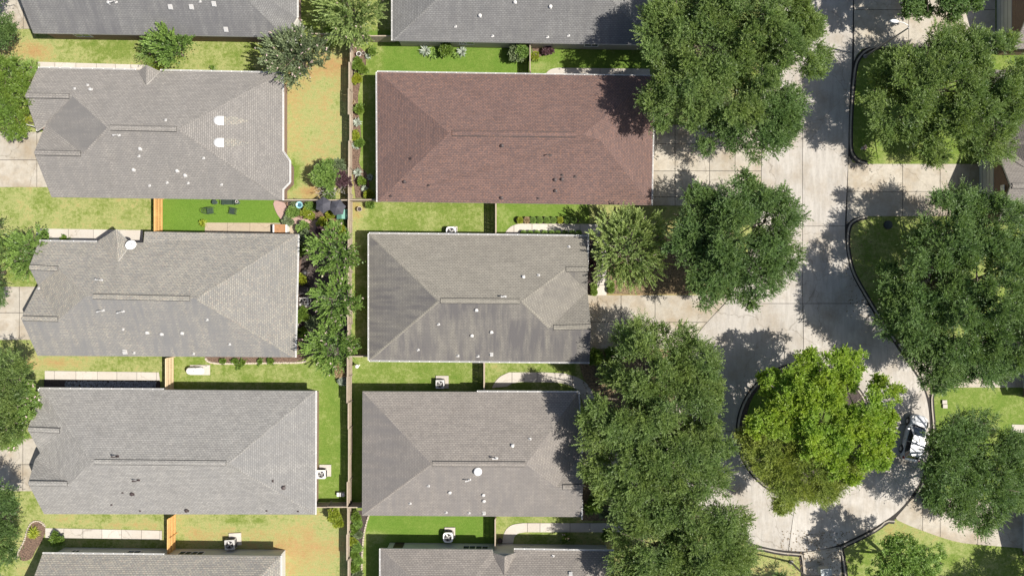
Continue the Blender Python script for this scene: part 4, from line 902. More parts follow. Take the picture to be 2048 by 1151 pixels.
def limb(m, a, b, r0, r1, bend=.3, n=5, seg=6):
    pts = []; rs = []; L = (b-a).length
    off = Vector((random.uniform(-1, 1), random.uniform(-1, 1), random.uniform(0, .8)))*bend*L*.25
    for i in range(seg):
        t = i/(seg-1); pts.append(a.lerp(b, t)+off*math.sin(PI*t)+Vector((0, 0, -.12*L*math.sin(PI*t)))); rs.append(r0+(r1-r0)*t)
    m.tube(pts, rs, n)
def tree(label, lobes_px, sty, mat, z=6.5, name='oak_tree', cat='tree', group=None, base=None, tr=.22, bark='bark', flowers=0, q=1.0, extra=None):
    lobes = []
    for l in lobes_px:
        px, py, rp = l[:3]; zz = l[3] if len(l) > 3 else z; c = G(px, py, zz); lobes.append((np.array(c), rp/S*(H-zz)/H))
    W = sum(r*r for _, r in lobes); cx = sum(c[0]*r*r for c, r in lobes)/W; cy = sum(c[1]*r*r for c, r in lobes)/W
    if base: cx, cy = g2(*base)
    root = empty(name, (cx, cy, 0), label, cat, group)
    Q, T, tips = crown(lobes, sty, 0, q)
    ex = None
    if flowers:
        k = int(len(tips)*flowers); ii = RNG.choice(len(tips), k, replace=False); fq, ft = sprigs(tips[ii], unit(RNG.normal(size=(k, 3))+np.array([0, 0, 1.2])), np.full(k, .16), 5, .11, .12)
        ex = (fq, ft, L_['flower'])
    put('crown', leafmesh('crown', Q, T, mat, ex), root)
    m = MB(); zt = max(1.0, min(float(c[2]) for c, _ in lobes)*.45); t0 = Vector((cx, cy, -.05)); t1 = Vector((cx+random.uniform(-.2, .2), cy+random.uniform(-.2, .2), zt))
    m.tube([t0, t0.lerp(t1, .12)+Vector((0, 0, 0)), t0.lerp(t1, .5), t1], [tr*1.45, tr*1.05, tr*.95, tr*.85], 9)
    for c, r in lobes:
        c = Vector(c); top = c+Vector((0, 0, r*.10)); limb(m, t1-Vector((0, 0, .2)), top, tr*.6, tr*.28, .4, 7)
        for k in range(7 if r > 1.5 else 3):
            a = 2*PI*k/7+random.uniform(-.4, .4); e = c+Vector((math.cos(a)*r*.78, math.sin(a)*r*.78, r*random.uniform(-.05, .40)))
            limb(m, t1.lerp(top, random.uniform(.55, .95)), e, tr*.26, .018, .35, 5)
    put('trunk', m.mesh('trunk', M_[bark], True), root)
    return root
oak, oakg = L_['oak'], L_['oakg']
OG = 'street and front yard shade trees'
tree('huge spreading oak over the top of the street, reaching the corner of the red roof', [(1385, 95, 118), (1490, 60, 120), (1580, 95, 82), (1365, 180, 92), (1470, 165, 100), (1335, 60, 64), (1545, 20, 90), (1425, 10, 90), (1322, 200, 52), (1600, 60, 50)], 'oak', oak, z=8.2, group=OG, base=(1440, 140), tr=.33)
tree('dark oak in front of the red roofed house, below the huge one', [(1500, 235, 92, 6.4), (1560, 215, 62, 6), (1430, 255, 62, 6), (1545, 262, 50, 6)], 'oak', oakg, z=6.2, group=OG, base=(1478, 245), tr=.26)
tree('dense round oak between the two driveways, right of the pale green tree', [(1470, 470, 115), (1400, 440, 72), (1530, 440, 75), (1550, 515, 58), (1430, 545, 78), (1490, 560, 66), (1385, 500, 55), (1480, 395, 58)], 'oak', oakg, z=6.2, group=OG, base=(1445, 485), tr=.28)
tree('big oak right of the centre house, its tip reaching the driveway', [(1290, 730, 92), (1370, 730, 80), (1255, 820, 95), (1350, 820, 105), (1275, 665, 42, 5.8), (1215, 860, 62), (1400, 790, 55), (1410, 880, 62)], 'oak', oak, z=6.8, group=OG, base=(1290, 765), tr=.32)
tree('big oak right of the taupe roofed house, between two other crowns', [(1250, 925, 88), (1340, 920, 100), (1285, 985, 82), (1230, 985, 48), (1390, 950, 68)], 'oak', oak, z=6.6, group=OG, base=(1290, 900), tr=.28)
tree('big oak at the bottom, left of the round end of the street', [(1370, 1060, 92), (1440, 1050, 62), (1300, 1090, 88), (1400, 1120, 95), (1270, 1140, 60), (1460, 1110, 50), (1350, 1160, 90)], 'oak', oak, z=6.6, group=OG, base=(1350, 1050), tr=.28)
tree('large oak in the upper right front yard, in front of the gabled brick house', [(1870, 170, 105), (1960, 150, 92), (1800, 215, 85), (1880, 260, 82), (1960, 240, 82), (1800, 150, 62), (1900, 100, 62), (2010, 200, 62), (1770, 250, 42, 5.6), (2000, 295, 35, 5.2)], 'oak', oak, z=5.8, group=OG, base=(1800, 200), tr=.3)
tree('very large dark oak at the right edge, below the wide driveway', [(1900, 460, 88), (1975, 455, 80), (1850, 560, 100), (1960, 570, 115), (1820, 640, 80), (1900, 660, 110), (2010, 660, 95), (1870, 720, 70), (1790, 590, 52), (2030, 520, 70), (1960, 720, 60), (1915, 405, 42, 5.5)], 'oak', oakg, z=6.6, group=OG, base=(1850, 570), tr=.36)
tree('cool green oak in the lower right yard, overhanging the rear of the white car', [(1895, 900, 55), (1890, 960, 72), (1960, 985, 78, 4.2), (1874, 950, 40), (1905, 858, 40), (1955, 845, 38), (2025, 890, 44, 3.2), (2020, 960, 52, 3.2), (1975, 912, 54, 2.3), (1920, 1020, 40)], 'oak', oakg, z=6.0, group=OG, base=(1905, 905), tr=.26)
tree('dark leaved tree at the top edge of the upper right driveway', [(1850, -18, 62), (1920, -5, 52), (1800, -45, 70), (1895, 25, 34, 5.5), (1840, 22, 24, 5.5), (1960, -50, 60)], 'maple', L_['oakg'], z=6.5, name='shade_tree', group=OG, base=(1840, -30), tr=.25)
tree('oak beyond the top edge whose shadow lies over the street', [(1810, -110, 80), (1880, -140, 90)], 'oak', oakg, z=7, group=OG, base=(1790, -100), tr=.3)
tree('bright yellow green maple filling the upper part of the round island', [(1650, 745, 66), (1585, 790, 72), (1720, 800, 74), (1640, 840, 88), (1735, 880, 62), (1550, 840, 52), (1700, 720, 34), (1610, 725, 34), (1700, 900, 68), (1755, 835, 34), (1540, 770, 26), (1510, 850, 24)], 'maple', L_['maple'], z=7.2, name='maple_tree', group=OG, base=(1615, 845), tr=.24, bark='palebark')
tree('feathery light green tree in the lower part of the round island', [(1540, 905, 62), (1610, 925, 70), (1675, 945, 50), (1570, 960, 46), (1620, 885, 52, 6.6), (1565, 1004, 22, 4.6), (1505, 880, 32), (1640, 975, 34)], 'pine', L_['pine'], z=5.6, name='feathery_tree', group=OG, base=(1595, 905), tr=.18, bark='palebark')
tree('light green tree at the bottom edge, right of the street', [(1800, 1110, 46), (1845, 1120, 40), (1770, 1135, 36), (1815, 1160, 50), (1785, 1085, 24)], 'shrub', L_['crapeg'], z=5.6, name='shade_tree', group=OG, base=(1790, 1110), tr=.2, q=.8)
tree('tree beyond the lower right corner whose shadow lies on the lawn', [(2130, 1200, 60), (2075, 1230, 52), (2200, 1200, 70)], 'oak', oak, z=5.2, group=OG, tr=.24)
tree('dark shade tree at the bottom edge over the fenced drive', [(1560, 1190, 45), (1510, 1190, 42), (1760, 1200, 45), (1640, 1215, 40)], 'oak', oakg, z=5.0, group=OG, tr=.22)
# left edge
tree('small oak crown at the left edge beside the upper driveway', [(5, 75, 28), (-30, 60, 50), (15, 50, 20)], 'oak', oakg, z=5, base=(28,72), group=OG, tr=.18)
tree('shrubby green tree at the left edge in front of the dome house', [(12, 150, 40), (38, 195, 32), (20, 235, 34), (-25, 190, 60), (38, 265, 22), (45, 160, 22)], 'shrub', L_['shrub'], z=3.6, name='small_tree', base=(30,205), group=OG, tr=.16, q=.8)
tree('dark oak at the left edge beside the pale driveway', [(-18, 500, 32), (-22, 560, 36), (-10, 590, 22), (-60, 520, 60), (-12, 455, 18)], 'oak', oakg, z=5.5, base=(8,545), group=OG, tr=.2)
tree('large oak at the left edge, above the lower driveway', [(20, 735, 42), (-20, 790, 60), (25, 790, 42), (48, 735, 20), (-30, 850, 60), (15, 860, 32)], 'oak', oak, z=5.6, group=OG, base=(35, 790), tr=.24)
tree('bushy bright green tree tucked against the front gable of the light grey house', [(48, 815, 34), (30, 855, 34), (62, 790, 20), (50, 780, 24), (22, 880, 22)], 'shrub', L_['crapeg'], z=3.4, name='small_tree', base=(52,830), group=OG, tr=.12, q=.9, flowers=.03)
tree('dark oak in the lower left corner', [(5, 985, 34), (-10, 1030, 50), (12, 1070, 34), (-20, 1110, 60), (22, 1010, 20)], 'oak', oakg, z=5.2, group=OG, base=(20, 1030), tr=.22)
tree('dark crown peeping in at the top left corner', [(-10, -8, 26), (-40, -10, 40)], 'oak', oakg, z=5, base=(20,-30), group=OG, tr=.16)
# crape myrtles
CG = 'crape myrtles'
tree('pale green bushy tree right of the centre house, above its driveway', [(1255, 495, 58), (1225, 465, 40), (1290, 465, 40), (1285, 530, 42), (1225, 535, 36), (1255, 450, 36), (1255, 545, 30), (1212, 500, 26), (1305, 500, 26)], 'crape', L_['crape'], z=4.2, name='crape_myrtle', group=CG, tr=.12, bark='palebark')
tree('crape myrtle with pale flowers behind the pale grey house, uppermost of three', [(668, 500, 42), (640, 495, 26), (695, 515, 26), (665, 535, 26), (670, 470, 26)], 'crape', L_['crapeg'], z=3.8, name='crape_myrtle', group=CG, tr=.1, bark='palebark', flowers=.045)
tree('crape myrtle with pale flowers beside the air conditioner, middle of three', [(672, 600, 42), (645, 590, 24), (700, 605, 24), (670, 625, 28), (680, 570, 24)], 'crape', L_['crapeg'], z=3.8, name='crape_myrtle', group=CG, tr=.1, bark='palebark', flowers=.05)
tree('crape myrtle with pale flowers at the fence end, lowest of three', [(662, 690, 44), (632, 690, 26), (695, 690, 26), (660, 722, 28), (665, 660, 26)], 'crape', L_['crapeg'], z=3.8, name='crape_myrtle', group=CG, tr=.1, bark='palebark', flowers=.045)
tree('dark grey green flowering tree between the two upper left houses', [(592, 112, 50), (560, 105, 36), (628, 108, 36), (590, 145, 26), (600, 85, 30), (555, 125, 24)], 'crape', L_['darkl'], z=3.8, name='crape_myrtle', group=CG, tr=.12, flowers=.07)
tree('long twigged light green tree with pink tips at the top, beside the long fence', [(700, 20, 52), (665, 15, 34), (735, 25, 30), (690, 60, 30), (720, 70, 26), (700, -30, 55)], 'crape', L_['crape'], z=4.4, name='crape_myrtle', group=CG, tr=.12, flowers=.03)
tree('light green crape myrtle at the left corner of the pale grey house', [(55, 505, 36), (38, 490, 24), (72, 480, 22), (58, 535, 24), (30, 525, 18)], 'crape', L_['crapeg'], z=2.8, name='crape_myrtle', group=CG, tr=.08, q=.9)
# ---------------------------------------------------------------- shrubs and small plants
def shrub(label, px, py, rp, mat='shrub', z=.7, sty='shrub', name='shrub', cat='shrub', group='garden shrubs', q=1.0, lob=3, flowers=0):
    ls = [(px, py, rp*.78)]
    for k in range(lob):
        a = 2*PI*k/lob+random.uniform(0, 1); ls.append((px+math.cos(a)*rp*.42, py+math.sin(a)*rp*.42, rp*.55))
    lobes = [(np.array(G(x, y, z*random.uniform(.8, 1.1))), r/S) for x, y, r in ls]
    c = G(px, py, z); root = empty(name, (c.x, c.y, 0), label, cat, group)
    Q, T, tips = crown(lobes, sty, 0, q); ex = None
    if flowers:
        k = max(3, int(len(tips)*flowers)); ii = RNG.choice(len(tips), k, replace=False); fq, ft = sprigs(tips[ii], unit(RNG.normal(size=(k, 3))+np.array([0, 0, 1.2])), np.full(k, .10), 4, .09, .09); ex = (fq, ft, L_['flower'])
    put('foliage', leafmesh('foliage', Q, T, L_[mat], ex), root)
    m = MB()
    for k in range(4):
        a = k*1.6; m.tube([(c.x, c.y, -.03), (c.x+math.cos(a)*.08, c.y+math.sin(a)*.08, z*.5), (c.x+math.cos(a)*rp/S*.4, c.y+math.sin(a)*rp/S*.4, z)], [.03, .022, .01], 5)
    m.build('stem', M_['bark'], root); return root
def rosette(label, px, py, rp, mat='lime', n=26, z=.35, bw=.07, group='spiky plants', name='spiky_plant'):
    """blades arching out of one root"""
    c = G(px, py, 0); r = rp/S; Q = []; T = []
    for i in range(n):
        a = i*2.4+RNG.uniform(-.2, .2); L = r*RNG.uniform(.7, 1.1); e = RNG.uniform(.1, .9); t = RNG.uniform(.2, 1)
        d = np.array([math.cos(a), math.sin(a), 0]); s_ = np.array([-d[1], d[0], 0])*bw*.5
        pts = [np.array([c.x, c.y, .05])+d*L*u*(1-.35*e)+np.array([0, 0, z*(u*2*(.5+e)-u*u*1.6)]) for u in (0, .35, .7, 1)]
        wd = [.6, 1, .75, .05]
        for k in range(3): Q.append([pts[k]-s_*wd[k], pts[k]+s_*wd[k], pts[k+1]+s_*wd[k+1], pts[k+1]-s_*wd[k+1]]); T.append(t)
    root = empty(name, (c.x, c.y, 0), label, 'plant', group); put('leaves', leafmesh('leaves', np.array(Q), np.array(T), L_[mat]), root)
    m = MB(); m.tube([(c.x, c.y, -.03), (c.x, c.y, .12)], [.06, .04], 7); m.build('stem', M_['bark'], root); return root
def frondplant(label, px, py, rp, z, n=24, mat='crapeg'):
    """a palm or sago: fronds with leaflets"""
    c = G(px, py, z); r = rp/S; o = []; d = []; ln = []
    for i in range(n):
        a = i*2.4; e = RNG.uniform(-.1, .55); dd = np.array([math.cos(a), math.sin(a), .35])
        for u in (.15, .5):
            o.append(np.array(c)+dd*r*u*np.array([1, 1, .5])); d.append(unit(np.array([math.cos(a), math.sin(a), e-u]))); ln.append(r*.5*RNG.uniform(.8, 1.1))
    Q, T = sprigs(np.array(o), np.array(d), np.array(ln), 14, .05, .26)
    root = empty('sago_palm', (c.x, c.y, 0), label, 'palm', 'sago palms'); put('fronds', leafmesh('fronds', Q, T, L_[mat]), root)
    m = MB(); m.tube([(c.x, c.y, -.03), (c.x, c.y, z*.5), (c.x, c.y, z+.05)], [.16, .14, .08], 9); m.build('trunk', M_['bark'], root)
ORD = ['first', 'second', 'third', 'fourth', 'fifth', 'sixth', 'seventh', 'eighth', 'ninth', 'tenth', 'eleventh']
# the big bushy plant between the upper left houses and the fronds at its foot
tree('broad bright green bushy tree against the top left house wall', [(335, 92, 34), (312, 88, 20), (360, 90, 22), (335, 72, 20), (340, 115, 22), (375, 82, 12)], 'crape', L_['crapeg'], z=3.0, name='small_tree', group='crape myrtles', tr=.1)
frondplant('sago palm with long stiff fronds left of the bushy tree', 300, 108, 26, 1.5, 26)
frondplant('yellowing sago palm below the bushy tree', 312, 124, 18, 1.2, 20, 'lime')
frondplant('sago palm beside the top left front gable, uppermost at the left edge', 62, 135, 18, 1.6, 22, 'crapeg')
frondplant('light green sago palm at the left edge beside the second driveway', 42, 238, 22, 1.6, 24, 'lime')
frondplant('sago palm at the left edge among the shrubs', 28, 128, 22, 1.8, 24, 'crapeg')
for a in [
 ('bright green shrub under the pink tipped tree', 662, 70, 20, 'shrub', 1.4), ('round bright green shrub at the beige wall', 893, 98, 17, 'shrub', 1.0), ('dark leaved shrub at the beige wall, right end', 1034, 104, 24, 'darkl', 1.2),
 ('light green big leaved shrub beside the thin side fence above the red roof', 1044, 104, 18, 'crapeg', 1.6), ('small purple shrub at the brown wall corner', 1096, 102, 11, 'purple', .5), ('yellow flowering shrub left of the purple one', 1070, 113, 9, 'lime', .4),
 ('small dark green shrub by the garden pots', 745, 103, 7, 'shrub', .6), ('mid green shrub in the fence bed, uppermost', 716, 128, 13, 'shrub', .7), ('dark green shrub in the fence bed below the uppermost', 726, 140, 9, 'shrub', .5), ('yellow green shrub by the round pot in the fence bed', 714, 158, 10, 'lime', .5),
 ('round mid green shrub in the fence bed above the silver plant', 718, 218, 10, 'shrub', .5), ('bright yellow green shrub in the fence bed below the silver plant', 711, 273, 10, 'lime', .5), ('round green shrub in the fence bed beside the white blades', 719, 286, 10, 'shrub', .5),
 ('green shrub in the fence bed near the silver bush', 724, 362, 9, 'shrub', .5), ('yellow green shrub at the lower left corner of the red roof', 737, 388, 10, 'lime', .5), ('small dark box shaped shrub under the corner of the red roof', 740, 408, 9, 'shrub', .5),
 ('bright green shrub beside the dead branches', 652, 350, 34, 'crapeg', 1.8), ('dark green shrub behind the dead branches', 676, 338, 24, 'darkl', 1.6), ('low green shrub at the foot of the dead branches', 660, 388, 14, 'shrub', .8),
 ('dull purple twiggy shrub by the long fence', 686, 358, 20, 'purple', 1.9),
 ('yellow green flowering shrub by the fence junction', 668, 1028, 16, 'lime', 1.3), ('second yellow green shrub right beneath the fence junction', 676, 1044, 11, 'lime', 1.0),
 ('grey green low shrub at the corner of the stone patio', 577, 443, 12, 'darkl', .4), ('dark green shrub with narrow leaves beside the stone patio', 606, 455, 14, 'crapeg', .8), ('broad dark green shrub at the patio end', 612, 476, 20, 'darkl', 1.2),
 ('mixed green shrub at the corner of the pale grey roof', 608, 500, 14, 'shrub', 1.0), ('yellow green leafy shrub in the brick path garden', 612, 425, 11, 'lime', .5), ('green shrub left in the brick path garden', 585, 425, 14, 'crapeg', .5),
 ('green shrub at the bend of the brick path', 592, 408, 10, 'darkl', .4), ('bright green strappy shrub below the black umbrellas', 662, 428, 10, 'lime', .5), ('green shrub beside the bird bath', 622, 412, 12, 'crapeg', .5), ('yellow flowering shrub in the middle of the brick path garden', 620, 430, 9, 'lime', .4),
 ('pale green shrub right of the brick path', 645, 446, 12, 'lime', .6), ('rust brown shrub near the green garden box', 672, 450, 12, 'tan', .6), ('green shrub under the green garden box', 684, 446, 8, 'crapeg', .6),
 ('yellow shrub above the uppermost flowering myrtle', 684, 462, 12, 'lime', 1.2), ('dark purple shrub in the brick path garden', 640, 462, 10, 'purple', .8),
 ('green shrub beneath the air conditioner of the pale grey house', 606, 628, 18, 'shrub', 1.0), ('bright shrub above the black bin', 604, 558, 12, 'lime', .8), ('dark shrub between the middle and lowest myrtles', 628, 645, 16, 'darkl', .9), ('dark green shrub at the wall beside the lowest myrtle', 606, 665, 12, 'shrub', .8),
 ('dried flowering shrub at the foot of the lowest myrtle', 680, 742, 14, 'tan', .8), ('pale leaved shrub by the long fence below the myrtles', 686, 760, 10, 'silver', .6),
 ('red brown small shrub at the wall below the myrtles', 608, 695, 8, 'purple', .5)]:
    shrub(a[0], a[1], a[2], a[3], a[4], a[5], q=.45 if 'twiggy' in a[0] else 1, flowers=.02 if 'flower' in a[0] else 0)
for i, (px, py, r, mt) in enumerate([(712, 1032, 11, 'shrub'), (716, 1046, 10, 'crapeg'), (708, 1058, 10, 'shrub'), (716, 1068, 9, 'darkl'), (706, 1082, 10, 'lime'), (714, 1092, 12, 'crapeg'), (708, 1106, 10, 'shrub'), (716, 1120, 10, 'crapeg'), (708, 1134, 12, 'shrub'), (716, 1148, 10, 'darkl'), (709, 1162, 11, 'shrub')]):
    shrub(ORD[i]+' leafy shrub from the top in the dark bed beside the stone edging', px, py, r, mt, .6, group='shrubs in the stone edged bed')
for i, (px, py, r) in enumerate([(470, 722, 5), (486, 724, 4), (446, 721, 5), (520, 722, 4), (478, 731, 4), (540, 722, 5)]):
    shrub(('second', 'fourth', 'first', 'fifth', 'third', 'sixth')[i]+' small dark seedling along the stone edging under the pale grey roof', px, py, r, 'shrub', .25, group='seedlings along the edging', lob=2, q=.7)
for (px, py, r, mt, lb) in [(1015+178, 505, 12, 'darkl', 'dark shrub at the right wall of the centre house, uppermost'), (1184, 530, 9, 'purple', 'purple shrub at the right wall of the centre house'), (1190, 715, 20, 'shrub', 'dark shrub below the centre driveway'), (1205, 740, 18, 'darkl', 'dark shrub beside the curved walk'), (1225, 710, 20, 'shrub', 'shrub under the big oak by the driveway'), (1185, 1010, 22, 'shrub', 'dark shrub at the lower right corner of the taupe roof'), (1215, 1025, 18, 'darkl', 'dark shrub above the bottom walk'), (1178, 960, 12, 'tan', 'dry tan shrub beside the taupe roof'), (1215, 1068, 14, 'shrub', 'shrub right of the bottom walk'), (1132, 1075, 9, 'shrub', 'white flowering shrub below the bottom walk'), (1150, 790, 10, 'darkl', 'low shrub inside the bend of the curved walk')]:
    shrub(lb, px, py, r, mt, .7, flowers=.05 if 'white' in lb else 0)
for (px, py, r, mt, lb) in [(1862, 1000, 20, 'shrub', 'dark shrub at the driveway under the cool green oak'), (40, 780, 14, 'shrub', 'shrub at the front of the light grey house'), (128, 480, 8, 'shrub', 'small shrub at the left front wall of the pale grey house'), (88, 470, 10, 'crapeg', 'small spiky green shrub beside the left walk'), (115, 1078, 16, 'shrub', 'dark hedge shrub by the brick wall at the bottom left')]:
    shrub(lb, px, py, r, mt, .6)
for (px, py, r, mt, lb) in [(715, 246, 12, 'silver', 'large silver leaved plant in the fence bed'), (712, 292, 10, 'silver', 'white bladed plant below the silver plant'), (716, 346, 12, 'silver', 'silver bush opposite the dead branches'), (730, 378, 10, 'silver', 'small silver plant near the lower left corner of the red roof'), (741, 355, 9, 'silver', 'blue grey plant in the shade of the red roof'), (736, 114, 8, 'silver', 'silver plant by the white pots'), (706, 205, 8, 'tan', 'dry spiky plant in the fence bed'),
    (851, 103, 16, 'silver', 'white striped spiky plant at the beige wall, left one'), (924, 105, 14, 'silver', 'white striped spiky plant at the beige wall, right one'), (866, 110, 14, 'crapeg', 'green strappy plant at the beige wall'), (912, 112, 9, 'crapeg', 'small green strappy plant at the beige wall'),
    (407, 446, 10, 'lime', 'yellow green spiky plant at the patio corner'), (70, 1062, 17, 'lime', 'yellow green spiky plant inside the round mulch bed'), (68, 1068, 10, 'lime', 'smaller spiky plant inside the round mulch bed'), (660, 425, 11, 'lime', 'strappy plant near the garden box'), (1726, 296, 7, 'flower', 'pink flowering plant on the shaded lawn'), (428, 136, 7, 'shrub', 'spiky plant at the gutter of the dome house')]:
    rosette(lb, px, py, r*1.1, mt, 34 if r > 9 else 22, .45, .09)
# clipped box hedges
def boxball(px, py, r, mat='crapeg', label='', grp='clipped round box bushes', z=.38):
    c = np.array(G(px, py, z)); root = empty('box_bush', (c[0], c[1], 0), label, 'bush', grp); rr = r/S
    v = dome_dirs(520, -.7); a, t = sprigs(c+v*rr*.86, unit(v+RNG.normal(size=v.shape)*.35), np.full(len(v), .09), 3, .05, .09)
    put('foliage', leafmesh('foliage', a, t, L_[mat]), root)
    m = MB(); m.lathe((c[0], c[1], z), [(rr*.5*math.cos(a_), rr*.8*math.sin(a_)) for a_ in (-1.2, -.6, 0, .6, 1.2)], 10); m.build('inner_twigs', M_['bark'], root, smooth=True); return root
bb = 'clipped round box bush in the row above the centre house walk'
for i, x in enumerate([1040, 1053.5, 1066, 1079.5, 1094, 1107, 1120, 1134, 1147]):
    boxball(x, 440, 5.2, 'tan' if i == 1 else ('lime' if i in (0, 6) else 'crapeg'), ORD[i]+' clipped round box bush from the left in the row above the walk' if i not in (1,) else 'browned round box bush, second from the left in the hedge row', 'round box bushes above the walk')
for i, x in enumerate([1047, 1060, 1074, 1089, 1103, 1116, 1130, 1144, 1157]): boxball(x, 466.5, 4.6, 'crapeg', ORD[i]+' clipped box bush from the left along the upper gutter of the centre house', 'round box bushes below the walk')
for (x, y) in ((1188, 573), (1188, 584)): boxball(x, y, 5.6, 'shrub', ('upper' if y < 580 else 'lower')+' clipped box bush left of the little front walk', 'box bushes by the front walk')
for (x, y) in ((1222, 569), (1222, 579)): boxball(x, y, 5.6, 'shrub', ('upper' if y < 575 else 'lower')+' clipped box bush right of the little front walk', 'box bushes right of the front walk')
# bare branched shrub
c = G(672, 378, 0); root = empty('dead_shrub', (c.x, c.y, 0), 'bare grey branched shrub by the upper end of the cross fence', 'shrub')
m = MB()
for k in range(16):
    a = random.uniform(0, 2*PI); L = random.uniform(1.2, 2.6); p = c.copy(); d = Vector((math.cos(a), math.sin(a), random.uniform(1.0, 1.8))).normalized(); pts = [p.copy()]
    for i in range(5): p = p+d*L*.26; d = (d+Vector((random.uniform(-.4, .4), random.uniform(-.4, .4), random.uniform(-.15, .15)))).normalized(); pts.append(p.copy())
    m.tube(pts, [.035, .03, .024, .018, .012, .006], 5)
    for j in (2, 3, 4):
        for _ in range(2):
            e = pts[j]+Vector((random.uniform(-.5, .5), random.uniform(-.5, .5), random.uniform(0, .35))); m.tube([pts[j], pts[j].lerp(e, .5)+Vector((.05, .03, .03)), e], [.014, .01, .005], 4)
m.build('branches', plain('bare_grey_twig', (.36, .33, .31), .9), root)

# ---------------------------------------------------------------- air conditioners
def ac_unit(label, px, py, sz=.9, rz=0.0, roundc=False, mat='white', pad=1.25, off=(.1, .1)):
    zt = .85; c = G(px, py, zt); a = empty('air_conditioner', (c.x, c.y, 0), label, 'air conditioner', 'air conditioners', rz)
    Mx = Matrix.Translation((c.x, c.y, 0)) @ Matrix.Rotation(rz, 4, 'Z'); m = MB(); m.box((off[0], off[1], .05), (pad, pad, .12), M=Mx); m.build('pad', M_['walk'], a)
    m = MB(); s_ = sz/2; t = .10 if roundc else .035
    if roundc: ring = [(sz/2*math.copysign(abs(math.cos(x))**.55, math.cos(x)), sz/2*math.copysign(abs(math.sin(x))**.55, math.sin(x))) for x in [2*PI*i/28 for i in range(28)]]
    else: ring = [(s_*x, s_*y) for x, y in ((-1, -.9), (-.9, -1), (0, -1), (.9, -1), (1, -.9), (1, 0), (1, .9), (.9, 1), (0, 1), (-.9, 1), (-1, .9), (-1, 0))]
    n = len(ring); b0 = 0
    ri = sz*.37
    prof = [(1, .12), (1, zt-.06), (.985, zt)]
    for k, z in prof: m.v += [tuple(Mx @ Vector((x*k, y*k, z))) for x, y in ring]
    m.v += [tuple(Mx @ Vector((ri*x/math.hypot(x, y), ri*y/math.hypot(x, y), zt+.005))) for x, y in ring]
    m.v += [tuple(Mx @ Vector((ri*x/math.hypot(x, y), ri*y/math.hypot(x, y), zt-.14))) for x, y in ring]
    for L in range(4):
        for i in range(n): m.f.append((L*n+i, L*n+(i+1) % n, (L+1)*n+(i+1) % n, (L+1)*n+i)); m.m.append(0)
    for z in [.2+.065*i for i in range(9)]:
        for (x, y, w_, d_) in ((s_, 0, .02, sz*.8), (-s_, 0, .02, sz*.8), (0, s_, sz*.8, .02), (0, -s_, sz*.8, .02)): m.box((x, y, z), (w_, d_, .025), M=Mx, mi=1)
    m.build('casing', [M_[mat], M_['darkm']], a)
    m = MB(); m.lathe((0, 0, zt-.16), [(ri*.99, 0), (ri*.99, .02)], 24, M=Mx); m.build('fan_well', M_['darkm'], a)
    m = MB(); m.lathe((0, 0, zt-.13), [(.09, 0), (.09, .06), (.04, .075)], 12, M=Mx)
    for k in range(4):
        q = Mx @ Matrix.Rotation(k*PI/2+.5, 4, 'Z') @ Matrix.Translation((ri*.52, 0, zt-.10)) @ Matrix.Rotation(.4, 4, 'X'); m.box((0, 0, 0), (ri*.75, .14, .01), M=q)
    m.build('fan', M_['galv'], a)
    m = MB()
    for rr in (.35, .6, .85, 1.0): m.tube([Mx @ Vector((ri*rr*math.cos(2*PI*i/20), ri*rr*math.sin(2*PI*i/20), zt+.02)) for i in range(21)], .006 if rr < 1 else .014, 4, cap=False)
    for k in range(4): q = k*PI/4; m.tube([Mx @ Vector((ri*math.cos(q), ri*math.sin(q), zt+.015)), Mx @ Vector((-ri*math.cos(q), -ri*math.sin(q), zt+.015))], .007, 4)
    m.build('fan_grille', M_['darkm'], a); return a
ac_unit('air conditioner beside the black bin and the flowering crape myrtle', 607.5, 603, .88, mat='galv', off=(0, 0), pad=1.0)
ac_unit('square white air conditioner by the right wall of the light grey house', 642, 948, .82, off=(.22, .2), pad=1.1)
ac_unit('grey air conditioner on a pad near the bottom edge, beside the pale wall', 459, 1089, .95, rz=.05, mat='galv', off=(.28, .3), pad=1.15)
ac_unit('round cornered air conditioner above the centre house gutter', 902, 463, .95, roundc=True, off=(.05, .05), pad=1.0)
ac_unit('air conditioner on a pad above the taupe roof, half in shade', 880, 768, .82, mat='galv', off=(.14, .12), pad=1.2)
ac_unit('round cornered air conditioner on a pad above the bottom middle house', 896, 1074, .95, roundc=True, off=(.12, .22), pad=1.0)

